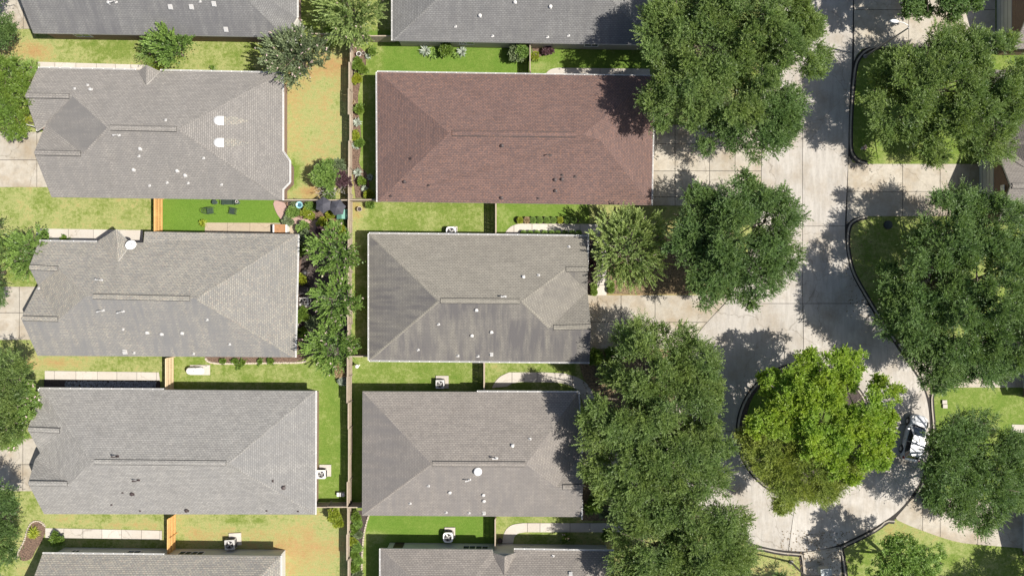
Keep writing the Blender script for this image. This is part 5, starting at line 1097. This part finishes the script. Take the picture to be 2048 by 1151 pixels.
# ---------------------------------------------------------------- garden things
def small(name, label, cat, px, py, build, group=None, rz=0, z=0):
    c = G(px, py, z); a = empty(name, (c.x, c.y, 0), label, cat, group); Mx = Matrix.Translation((c.x, c.y, 0)) @ Matrix.Rotation(rz, 4, 'Z'); build(a, Mx); return a
green = plain('dark_green_metal', (.035, .055, .045), .5)
def chair(a, Mx):
    m = MB()
    for i in range(7): m.box((-.26+i*.087, 0, .42), (.06, .52, .02), M=Mx)
    m.build('seat', green, a); m = MB()
    for i in range(7): m.tube([Mx @ Vector((-.30, -.24+i*.08, .42)), Mx @ Vector((-.52, -.20+i*.067, .95))], .012, 5)
    m.tube([Mx @ Vector((-.3, -.28, .42)), Mx @ Vector((-.5, -.25, .85)), Mx @ Vector((-.58, -.12, 1.0)), Mx @ Vector((-.60, 0, 1.03)), Mx @ Vector((-.58, .12, 1.0)), Mx @ Vector((-.5, .25, .85)), Mx @ Vector((-.3, .28, .42))], .022, 6)
    m.build('backrest', green, a)
    for s_ in (-1, 1):
        m = MB(); m.tube([Mx @ Vector((-.42, s_*.28, .66)), Mx @ Vector((.0, s_*.31, .66)), Mx @ Vector((.28, s_*.30, .62))], .025, 6); m.build('armrest', green, a)
        for x in (-.3, .28): m = MB(); m.tube([Mx @ Vector((x, s_*.28, .64)), Mx @ Vector((x*1.15, s_*.3, 0))], .018, 5); m.build('leg', green, a)
small('garden_chair', 'dark green metal garden chair facing right on the bright lawn', 'chair', 424, 422, chair, 'garden chairs', .08)
small('garden_chair', 'dark green metal garden chair facing left on the bright lawn', 'chair', 468, 422.5, chair, 'garden chairs', PI-.18)
def bench(a, Mx):
    m = MB(); 
    for i in range(5): m.box((0, -.2+i*.1, .43), (1.15, .08, .025), M=Mx)
    m.build('seat', green, a); m = MB()
    for i in range(9): m.tube([Mx @ Vector((-.52+i*.13, .26, .43)), Mx @ Vector((-.52+i*.13, .38, .92))], .012, 5)
    m.tube([Mx @ Vector((-.56, .38, .93)), Mx @ Vector((.56, .38, .93))], .025, 6); m.build('backrest', green, a)
    for s_ in (-1, 1):
        m = MB(); m.box((s_*.58, .05, .64), (.05, .55, .03), M=Mx); m.build('armrest', green, a)
        for y in (-.22, .28): m = MB(); m.box((s_*.56, y, .21), (.05, .05, .42), M=Mx); m.build('leg', green, a)
small('garden_bench', 'dark green garden bench along the wall of the dome house', 'bench', 456, 404, bench, None, 0, .4)
def sidetable(a, Mx):
    m = MB(); m.lathe((0, 0, 0), [(.24, .45), (.24, .48)], 16, M=Mx); m.build('tabletop', green, a); m = MB(); m.lathe((0, 0, 0), [(.16, 0), (.03, .04), (.03, .45)], 10, M=Mx); m.build('pedestal', green, a)
small('side_table', 'small round green side table left of the garden bench', 'table', 429, 404, sidetable, 'side tables', 0, .4)
small('side_table', 'small round green side table right of the garden bench', 'table', 474, 404, sidetable, 'side tables', 0, .4)
def pot(r, h, mat, plantm=None):
    def f(a, Mx):
        m = MB(); m.lathe((0, 0, 0), [(r*.7, 0), (r, h), (r*1.06, h), (r*1.06, h+.03), (r*.9, h+.03), (r*.88, h-.04)], 18, M=Mx); m.build('pot_body', M_[mat] if isinstance(mat, str) else mat, a)
        m = MB(); m.lathe((0, 0, 0), [(r*.86, h-.05), (r*.86, h-.03)], 14, M=Mx); m.build('pot_soil', M_['dmulch'], a)
    return f
small('flower_pot', 'white round pot standing on the side table right of the bench', 'pot', 474, 403, lambda a, Mx: pot(.13, .2, 'white')(a, Mx @ Matrix.Translation((0, 0, .48))), 'garden pots', 0, .6)
small('flower_pot', 'white round pot at the top of the fence bed', 'pot', 719, 110, pot(.22, .35, 'white'), 'garden pots')
small('flower_pot', 'second pale pot beside the white one at the top of the fence bed', 'pot', 728, 108, pot(.17, .3, 'stone'), 'garden pots')
small('flower_pot', 'dark rimmed pot in the fence bed left of the red roof', 'pot', 710, 149, pot(.2, .3, 'darkm'), 'garden pots')
small('flower_pot', 'pale round urn on the lawn below the red roof corner', 'pot', 721, 419, pot(.22, .5, 'stone'), 'garden pots')
small('flower_pot', 'dark round pot in the shade beside the bottom curved walk', 'pot', 1000, 1078, pot(.25, .35, 'darkm'), 'garden pots')
small('flower_pot', 'round terracotta pot in the brick path garden left of the bird bath', 'pot', 581, 408, pot(.28, .25, plain('terracotta', (.33, .2, .13), .85)), 'garden pots')
def post_light(a, Mx):
    m = MB(); m.lathe((0, 0, 0), [(.10, 0), (.06, .08), (.06, .9)], 12, M=Mx); m.build('post', M_['white'], a); m = MB(); m.lathe((0, 0, .9), [(.05, 0), (.17, .06), (.19, .16), (.13, .27), (.02, .31)], 16, M=Mx); m.build('globe', M_['white'], a, smooth=True)
small('garden_lamp', 'short white globe lamp beside the long fence, below the centre house', 'lamp', 716, 731, post_light, None, 0, .5)
def birdbath(a, Mx):
    blue = plain('pale_blue_glaze', (.28, .52, .55), .3); m = MB(); m.lathe((0, 0, 0), [(.22, 0), (.08, .1), (.07, .55), (.12, .62)], 14, M=Mx); m.build('pedestal', M_['stone'], a)
    m = MB(); m.lathe((0, 0, .6), [(.1, 0), (.30, .1), (.33, .16), (.30, .15), (.15, .08), (.02, .06)], 22, M=Mx); m.build('bowl', blue, a); m = MB(); m.lathe((0, 0, .70), [(.2, 0), (.2, .008)], 18, M=Mx); m.build('water', plain('bath_water', (.05, .12, .16), .05), a)
small('bird_bath', 'pale blue round bird bath in the brick path garden', 'bird bath', 599.5, 410, birdbath, None, 0, .6)
umb = plain('faded_black_canvas', (.05, .05, .062), .75, var=.2, scale=2)
def umbrella(a, Mx):
    m = MB(); n = 6; r = .80; z = 1.9; tp = Mx @ Vector((0, 0, z+.32)); rim = [Mx @ Vector((r*math.cos(2*PI*i/n+.3), r*math.sin(2*PI*i/n+.3), z-.05+.0*i)) for i in range(n)]
    for i in range(n):
        p, q = rim[i], rim[(i+1) % n]; mid = p.lerp(q, .5)-Vector((0, 0, -.03)); mid = mid.lerp(Mx @ Vector((0, 0, z)), .08); m.poly([tp, p, mid]); m.poly([tp, mid, q]); m.poly([p, p-Vector((0, 0, .12)), mid-Vector((0, 0, .12)), mid]); m.poly([mid, mid-Vector((0, 0, .12)), q-Vector((0, 0, .12)), q])
    m.build('canopy', umb, a)
    m = MB(); m.tube([Mx @ Vector((0, 0, 0)), Mx @ Vector((0, 0, z+.4))], .025, 8); m.build('pole', M_['darkm'], a); m = MB(); m.lathe((0, 0, 0), [(.26, 0), (.24, .06), (.05, .1)], 14, M=Mx); m.build('base', M_['darkm'], a)
    for i in range(n): m = MB(); m.tube([tp-Vector((0, 0, .06)), rim[i]-Vector((0, 0, .02))], .01, 4); m.build('rib', M_['darkm'], a)
small('patio_umbrella', 'faded black patio umbrella, left of two below the dead branches', 'umbrella', 645, 409, umbrella, 'patio umbrellas', .2, 2.2)
small('patio_umbrella', 'faded black patio umbrella, right of two, beside the long fence', 'umbrella', 673, 414, umbrella, 'patio umbrellas', .9, 2.2)
def gardenbox(a, Mx):
    g = plain('teal_green_plastic', (.13, .30, .24), .55); m = MB(); m.box((0, 0, .5), (.95, .75, 1.0), M=Mx); m.build('box_body', g, a)
    m = MB(); m.poly([Mx @ Vector(p) for p in ((-.54, -.45, 1.0), (0, -.45, 1.38), (0, .45, 1.38), (-.54, .45, 1.0))]); m.poly([Mx @ Vector(p) for p in ((0, -.45, 1.38), (.54, -.45, 1.0), (.54, .45, 1.0), (0, .45, 1.38))])
    for s_ in (-.449, .449): m.poly([Mx @ Vector(p) for p in ((-.54, s_, 1.0), (0, s_, 1.38), (.54, s_, 1.0))])
    for i in range(7): m.box((0.27, -.42+i*.14, 1.20), (.62, .02, .02), M=Mx @ Matrix.Translation((.27, 0, 1.2)) @ Matrix.Rotation(.61, 4, 'Y') @ Matrix.Translation((-.27, 0, -1.2)))
    m.build('box_roof', g, a)
small('garden_box', 'small teal green garden box with pitched lid against the long fence', 'storage box', 684, 428, gardenbox, None, 0, 1.2)
def storagebench(a, Mx):
    wd = plain('warm_brown_wood', (.36, .19, .09), .7, var=.15, scale=5); m = MB()
    for i in range(6): m.box((0, -.32+i*.13, .78), (1.05, .118, .03), M=Mx)
    m.build('table_top', wd, a)
    for s_ in (-1, 1): m = MB(); m.box((s_*.6, 0, .45), (.12, .72, .86), M=Mx); m.build('side_panel', M_['white'], a)
    m = MB(); m.box((0, .3, .4), (1.05, .03, .7), M=Mx); m.box((0, 0, .2), (1.05, .6, .03), M=Mx); m.build('shelf', wd, a)
small('potting_table', 'brown slatted patio table with white side panels against the pale grey house', 'table', 560, 457, storagebench, None, 0, .8)
def bin_(a, Mx):
    m = MB(); m.box((0, 0, .5), (.72, .66, .95), M=Mx, taper=1.05); m.build('bin_body', M_['darkm'], a); m = MB(); m.box((0, 0, 1.02), (.86, .78, .08), M=Mx, taper=.9); m.build('lid', M_['darkm'], a)
    for s_ in (-1, 1): m = MB(); m.lathe((0, 0, -.03), [(.1, 0), (.1, .06)], 10, M=Mx @ Matrix.Translation((s_*.3, .34, .1)) @ Matrix.Rotation(PI/2, 4, 'Y')); m.build('wheel', M_['darkm'], a)
small('wheeled_bin', 'black wheeled bin beside the air conditioner of the pale grey house', 'bin', 607, 581, bin_, 'bins', 0, 1.0)
def grill(a, Mx):
    m = MB(); m.lathe((0, 0, 0), [(.06, .55), (.22, .62), (.29, .78), (.29, .84), (.2, .96), (.03, 1.0)], 18, M=Mx); m.build('grill_bowl', M_['darkm'], a, smooth=True)
    for k in range(3): m = MB(); m.tube([Mx @ Vector((0.1*math.cos(k*2.1), .1*math.sin(k*2.1), .66)), Mx @ Vector((.3*math.cos(k*2.1), .3*math.sin(k*2.1), 0))], .015, 5); m.build('leg', M_['galv'], a)
    m = MB(); m.box((0, 0, 1.03), (.14, .03, .03), M=Mx); m.build('handle', M_['darkm'], a)
small('kettle_grill', 'black round kettle grill above the black bin', 'grill', 608, 545, grill, None, 0, .9)
def tank(a, Mx):
    m = MB(); m.box((.25, .03, .03), (1.9, .95, .08), M=Mx); m.build('pad', M_['walk'], a)
    m = MB(); Rr = .34; L = 1.15; pts = [(-L/2-.26, .10), (-L/2-.2, .24), (-L/2-.08, .32), (-L/2, Rr), (L/2, Rr), (L/2+.08, .32), (L/2+.2, .24), (L/2+.26, .1)]
    m.tube([Mx @ Vector((x, 0, .55)) for x, r in pts], [r for x, r in pts], 20); m.build('tank_body', plain('gloss_white', (.85, .85, .85), .3), a, smooth=True)
    for x in (-.4, .4): m = MB(); m.box((x, 0, .16), (.1, .45, .22), M=Mx); m.build('foot', M_['galv'], a)
    m = MB(); m.tube([Mx @ Vector(p) for p in ((.2, .0, .85), (.2, .3, 1.02), (.75, .42, 1.0), (.95, .42, .1))], .03, 6); m.lathe((0, 0, .86), [(.09, 0), (.09, .1)], 10, M=Mx); m.build('pipe', M_['galv'], a)
small('white_tank', 'glossy white rounded tank lying on a concrete pad beside the tan gate fence', 'tank', 391, 741, tank, None, 0, .5)
def ubox(w_, d_, h_, mt):
    def f(a, Mx):
        m = MB(); m.box((0, 0, h_/2), (w_, d_, h_), M=Mx); m.build('box_body', M_[mt], a); m = MB(); m.box((0, 0, h_+.015), (w_*1.06, d_*1.06, .03), M=Mx); m.build('lid', M_[mt], a)
    return f
small('utility_box', 'pale grey utility lid in the right lawn, upper of two', 'utility box', 1888, 803, ubox(.42, .34, .12, 'walk'), 'utility boxes')
small('utility_box', 'pale grey utility lid in the right lawn, lower of two', 'utility box', 1889, 811.5, ubox(.40, .34, .12, 'walk'), 'utility boxes')
def meter(a, Mx):
    for i in range(3): m = MB(); m.box((-.25+i*.25, 0, .22), (.2, .36, .44), M=Mx); m.build('box_body', M_['galv' if i else 'white'], a)
small('meter_box', 'grey and white metal boxes in the shade of the long fence', 'utility box', 683, 986, meter)
def cover(a, Mx):
    m = MB(); m.lathe((0, 0, -.03), [(.42, 0), (.42, .10), (.36, .11)], 22, M=Mx); m.build('rim', M_['darkm'], a); m = MB(); m.lathe((0, 0, -.02), [(.34, 0), (.34, .12), (.1, .16)], 20, M=Mx); m.build('lid', plain('dark_teal_plastic', (.02, .035, .035), .6), a)
small('round_cover', 'dark round utility cover on the shaded lawn by the wide driveway', 'manhole cover', 1776, 449.5, cover)
def mailbox(a, Mx):
    m = MB(); m.box((0, 0, .35), (.4, .35, .75), M=Mx); m.build('pedestal', M_['galv'], a); m = MB(); m.box((0, 0, 1.12), (.95, .6, .85), M=Mx); m.box((0, 0, 1.56), (1.0, .66, .04), M=Mx); m.build('box_body', plain('grey_green_metal', (.30, .34, .34), .5), a)
    for i in range(4): m = MB(); m.box((-.33+i*.22, .31, 1.1), (.2, .02, .7), M=Mx); m.build('door', M_['galv'], a)
small('mailbox', 'grey metal cluster mailbox at the bottom edge between the kerbs', 'mailbox', 1652, 1143, mailbox, None, .12, 1.5)
# satellite dish
c = G(262, 489, 4.0); a = empty('satellite_dish', tuple(c-Vector((0, 0, .7))), 'white oval satellite dish on the corner of the pale grey roof', 'satellite dish')
Mx = Matrix.Translation(c) @ Vector((0, 0, 1)).rotation_difference(Vector((.25, -.35, 1)).normalized()).to_matrix().to_4x4() @ Matrix.Rotation(.6, 4, 'Z') @ Matrix.Diagonal((1.25, 1, 1, 1))
m = MB(); m.lathe((0, 0, 0), [(.05, -.02), (.2, 0), (.36, .06), (.40, .09), (.36, .075), (.2, .02), (.03, .01)], 24, M=Mx); m.build('dish', M_['white'], a, smooth=True)
m = MB(); m.tube([Mx @ Vector((0.30, 0, .05)), Mx @ Vector((.42, 0, .35)), Mx @ Vector((.2, 0, .5))], .02, 6); m.box((.18, 0, .5), (.14, .1, .08), M=Mx); m.build('receiver_arm', M_['galv'], a)
m = MB(); m.tube([c-Vector((0, 0, .02)), c-Vector((-.1, .0, .3)), c-Vector((-.1, 0, .85))], .03, 8); m.build('mast', M_['galv'], a)
# edging stones
def stones(label, pts, n, r=.14):
    P = [Vector((*g2(*p), 0)) for p in smooth(pts, 2)]; Ls = [0]
    for i in range(1, len(P)): Ls.append(Ls[-1]+(P[i]-P[i-1]).length)
    a = empty('stone_edging', tuple(P[0]), label, 'stone edging'); ms = []
    for k in range(5):
        m = MB(); m.box((0, 0, .04), (r*random.uniform(1.5, 2.1), r*random.uniform(1.0, 1.5), .16), taper=.75); ms.append(m.mesh('stone', M_['stone']))
    for i in range(n):
        t = Ls[-1]*(i+.5)/n; j = max(k for k in range(len(Ls)) if Ls[k] <= t); j = min(j, len(P)-2); q = P[j].lerp(P[j+1], (t-Ls[j])/max(1e-6, Ls[j+1]-Ls[j])); d = P[j+1]-P[j]
        o = bpy.data.objects.new('stone', ms[i % 5]); COL.objects.link(o); o.parent = a; o.matrix_parent_inverse = wm(a).inverted(); o.location = q; o.rotation_euler = (0, random.uniform(-.1, .1), math.atan2(d.y, d.x)+random.uniform(-.3, .3))
stones('curved row of pale edging stones right of the dark bed along the long fence', [(741, 1022), (734, 1040), (727, 1070), (724, 1110), (723, 1160), (723, 1200)], 36)
stones('row of pale edging stones under the lower gutter of the pale grey house', [(411, 716), (417, 724), (440, 727), (500, 726), (560, 725), (600, 725), (612, 722)], 44, .15)
stones('ring of brown stones round the mulch bed at the lower left', [(92, 1052), (80, 1040), (64, 1042), (55, 1058), (50, 1080), (38, 1100), (34, 1116)], 26, .12)
# loose rock bed
m = MB()
for i in range(900):
    p = g2(random.uniform(130, 312), random.uniform(762, 774)); s_ = random.uniform(.05, .12); m.box((p[0], p[1], .03+random.uniform(0, .04)), (s_*1.3, s_, s_*.8), rz=random.uniform(0, 3), taper=.7)
o = m.build('rock_bed', M_['bluerock']); meta(o, 'bed of loose blue grey rocks between the left walk and the light grey house', 'rock bed', None, 'stuff')
# fallen leaves under the trees
m = MB()
for (x0, y0, x1, y1, n) in ((1215, 480, 1400, 588, 600), (1480, 760, 1560, 960, 260), (1560, 1060, 1700, 1150, 400), (1165, 700, 1230, 1040, 500), (1690, 440, 1760, 640, 200)):
    for i in range(n):
        p = g2(random.uniform(x0, x1), random.uniform(y0, y1)); s_ = random.uniform(.05, .1); a_ = random.uniform(0, 6); z = .07+random.uniform(0, .015)
        m.poly([(p[0]+s_*math.cos(a_+k*PI/2)*(1 if k % 2 else .5), p[1]+s_*math.sin(a_+k*PI/2)*(1 if k % 2 else .5), z) for k in range(4)])
o = m.build('fallen_leaves', M_['leaflit']); meta(o, 'scattered dry leaves under the street trees', 'leaves', None, 'stuff')

# ---------------------------------------------------------------- street lamps
def lamp(label, base_px):
    b0 = Vector((*g2(*base_px), 0)); a = empty('street_lamp', tuple(b0), label, 'street lamp', 'street lamps'); hh = 8.4
    m = MB(); m.lathe(tuple(b0), [(.2, -.05), (.2, .12), (.13, .2)], 12); m.tube([b0, b0+Vector((0, 0, hh*.5)), b0+Vector((0, 0, hh))], [.10, .08, .06], 10); m.build('pole', plain('grey_lamp_pole', (.24, .23, .22), .5, .2), a, smooth=False)
    t = b0+Vector((0, 0, hh)); m = MB(); m.tube([t-Vector((0, 0, .1)), t+Vector((-.15, .15, .16)), t+Vector((-.55, .33, .26)), t+Vector((-.95, .42, .28))], .04, 8); m.build('arm', M_['galv'], a)
    h = t+Vector((-1.0, .42, .27)); Mx = Matrix.Translation(h) @ Matrix.Rotation(PI-.12, 4, 'Z')
    m = MB(); m.tube([Mx @ Vector((x, 0, 0)) for x in (0, .12, .35, .6, .75)], [.05, .13, .16, .13, .05], 12); m.build('lamp_head', M_['white'], a, smooth=True)
    m = MB(); m.lathe((.38, 0, -.17), [(.13, 0), (.1, -.04), (.02, -.06)][::-1], 12, M=Mx); m.build('lamp_lens', M_['glass'], a)
lamp('tall grey street lamp leaning arm over the upper right driveway apron', (1730, 113))
lamp('tall grey street lamp at the bottom edge, its head outside the frame', (1582, 1123))

# ---------------------------------------------------------------- the parked car
def car():
    c = G(1830, 875, .7); d = Vector((20, 84)).normalized(); rz = math.atan2(d.y, d.x)
    a = empty('parked_car', (c.x, c.y, 0), 'silver white hatchback parked along the kerb beside the round island', 'car', None, rz)
    Mx = Matrix.Translation((c.x, c.y, 0.03)) @ Matrix.Rotation(rz, 4, 'Z')
    paint = plain('pearl_white_paint', (.50, .515, .54), .25, 0, .6); dark = plain('car_glass', (.012, .016, .02), .05, 0, .9); trim = plain('black_trim', (.02, .02, .022), .6)
    paint.node_tree.nodes['Principled BSDF'].inputs['Coat Weight'].default_value = .6
    # lower body: rings of points from rear to nose
    st = [(-2.20, .62, .50, .72), (-2.14, .78, .40, .90), (-1.95, .86, .32, 1.0), (-1.3, .90, .24, .98), (-.5, .905, .22, .95), (.4, .90, .22, .93), (1.0, .89, .24, .90), (1.45, .87, .28, .84), (1.85, .82, .32, .76), (2.08, .70, .38, .68), (2.2, .50, .44, .58)]
    m = MB(); n = 11
    for x, w_, z0, z1 in st:
        for k in range(n):
            t = k/(n-1)*2-1; u = abs(t)
            if u > .72: y = w_*(1-.05*(u-.72)/.28*1.0); z = z1-.10-(z1-.10-z0)*((u-.72)/.28)
            else: y = w_*min(1, (u/.72))*(1 if u < .71 else 1); z = z1-.10*(u/.72)**3
            m.v.append(tuple(Mx @ Vector((x, math.copysign(y, t), z))))
    for i in range(len(st)-1):
        for k in range(n-1): m.f.append((i*n+k, (i+1)*n+k, (i+1)*n+k+1, i*n+k+1)); m.m.append(0)
    m.f.append(tuple(range(n))); m.m.append(0); m.f.append(tuple((len(st)-1)*n+k for k in reversed(range(n)))); m.m.append(0)
    o = m.build('body', paint, a, smooth=True)
    # cabin: glass hull, painted roof and pillars
    lo = dict(fx=1.05, rx=-2.02, y=.80, z=.93); hi = dict(fx=.28, rx=-1.48, y=.60, z=1.45)
    B = [(lo['fx'], -.66), (lo['fx']-.12, -.76), (-.4, -.82), (-1.6, -.78), (lo['rx'], -.64), (lo['rx'], .64), (-1.6, .78), (-.4, .82), (lo['fx']-.12, .76), (lo['fx'], .66)]
    Tt = [(hi['fx'], -.50), (hi['fx']-.08, -.57), (-.4, -.62), (-1.15, -.60), (hi['rx'], -.50), (hi['rx'], .50), (-1.15, .60), (-.4, .62), (hi['fx']-.08, .57), (hi['fx'], .50)]
    P0 = [Mx @ Vector((x, y, .90)) for x, y in B]; P1 = [Mx @ Vector((x, y, hi['z']-(.03 if i in (0, 9, 4, 5) else 0))) for i, (x, y) in enumerate(Tt)]
    def quad(name, i, j, sh=.06, mat=dark, lift=.0):
        p = [P0[i], P0[j], P1[j], P1[i]]; ce = sum(p, Vector())/4; nn = (p[1]-p[0]).cross(p[3]-p[0]).normalized(); cc = Mx @ Vector((-.4, 0, 1.1))
        if nn.dot(ce-cc) < 0: nn = -nn
        m = MB(); m.poly([q.lerp(ce, sh)+nn*lift for q in p]); m.build(name, mat, a)
    m = MB(); m.v = [tuple(p) for p in P0+P1]
    for i in range(10): m.f.append((i, (i+1) % 10, 10+(i+1) % 10, 10+i)); m.m.append(0)
    m.build('pillars', paint, a)
    quad('windscreen', 0, 9, .05, dark, .012); quad('rear_window', 4, 5, .05, dark, .012)
    for i, j in ((1, 2), (2, 3), (8, 7), (7, 6)): quad('side_window', i, j, .05, dark, .012)
    for i, j in ((3, 4), (6, 5)): quad('quarter_window', i, j, .16, dark, .012)
    m = MB(); top = [Mx @ Vector((x*1.01, y*1.03, 1.46+(.03 if abs(x+.5) < .7 else 0))) for x, y in Tt]; cen = Mx @ Vector((-.55, 0, 1.53))
    for i in range(10): m.poly([top[i], top[(i+1) % 10], cen]); m.poly([top[i], top[i]-Vector((0, 0, .045)), top[(i+1) % 10]-Vector((0, 0, .045)), top[(i+1) % 10]])
    m.build('roof', paint, a, smooth=False)
    m = MB(); m.box((-1.55, 0, 1.44), (.22, 1.1, .035), M=Mx); m.build('spoiler', paint, a)
    for x in (-1.32, 1.38):
        for s_ in (-1, 1):
            q = Mx @ Matrix.Translation((x, s_*.80, .33)) @ Matrix.Rotation(PI/2, 4, 'X')
            m = MB(); m.lathe((0, 0, -.12), [(.22, 0), (.33, .01), (.345, .05), (.345, .19), (.33, .235), (.22, .24)], 24, M=q); wh = m.build('wheel', trim, a, smooth=False)
            m = MB(); m.lathe((0, 0, -.125), [(.20, 0), (.21, .25)], 18, M=q); m.build('rim', M_['galv'], wh)
            m = MB(); pts = [Mx @ Vector((x+.40*math.cos(t), s_*.895, .33+.40*math.sin(t))) for t in [PI*i/12 for i in range(13)]]; m.tube(pts, .035, 5); m.build('wheel_arch', trim, a)
    for s_ in (-1, 1):
        m = MB(); m.box((.72, s_*.98, .98), (.14, .20, .12), M=Mx, taper=.85); m.box((.76, s_*.88, .95), (.06, .12, .05), M=Mx); m.build('wing_mirror', paint, a)
        m = MB(); m.poly([Mx @ Vector(p) for p in ((2.06, s_*.42, .70), (1.99, s_*.70, .72), (1.72, s_*.80, .79), (1.80, s_*.55, .80))]); m.build('headlight', M_['galv'], a)
        m = MB(); m.box((-2.0, s_*.74, .88), (.22, .18, .14), M=Mx); m.build('tail_light', plain('red_lens', (.25, .01, .01), .2), a)
        m = MB(); m.box((-.35, s_*.915, .80), (.14, .02, .03), M=Mx); m.box((-1.1, s_*.91, .82), (.14, .02, .03), M=Mx); m.build('door_handle', paint, a)
        for x in (.85, -.25, -1.15): m = MB(); m.box((x, s_*.908, .62), (.012, .008, .55), M=Mx); m.build('door_seam', trim, a)
    m = MB(); m.box((1.12, 0, .905), (.14, 1.2, .02), M=Mx); m.build('wiper_cowl', trim, a)
    for s_ in (-.35, .2): m = MB(); m.tube([Mx @ Vector((1.08, s_, .93)), Mx @ Vector((.82, s_+.35, 1.09))], .012, 4); m.build('wiper', trim, a)
    m = MB(); m.box((-2.21, 0, .62), (.02, .5, .12), M=Mx); m.build('number_plate', M_['white'], a)
    m = MB(); m.box((2.16, 0, .42), (.05, .9, .14), M=Mx); m.build('front_grille', trim, a)
car()
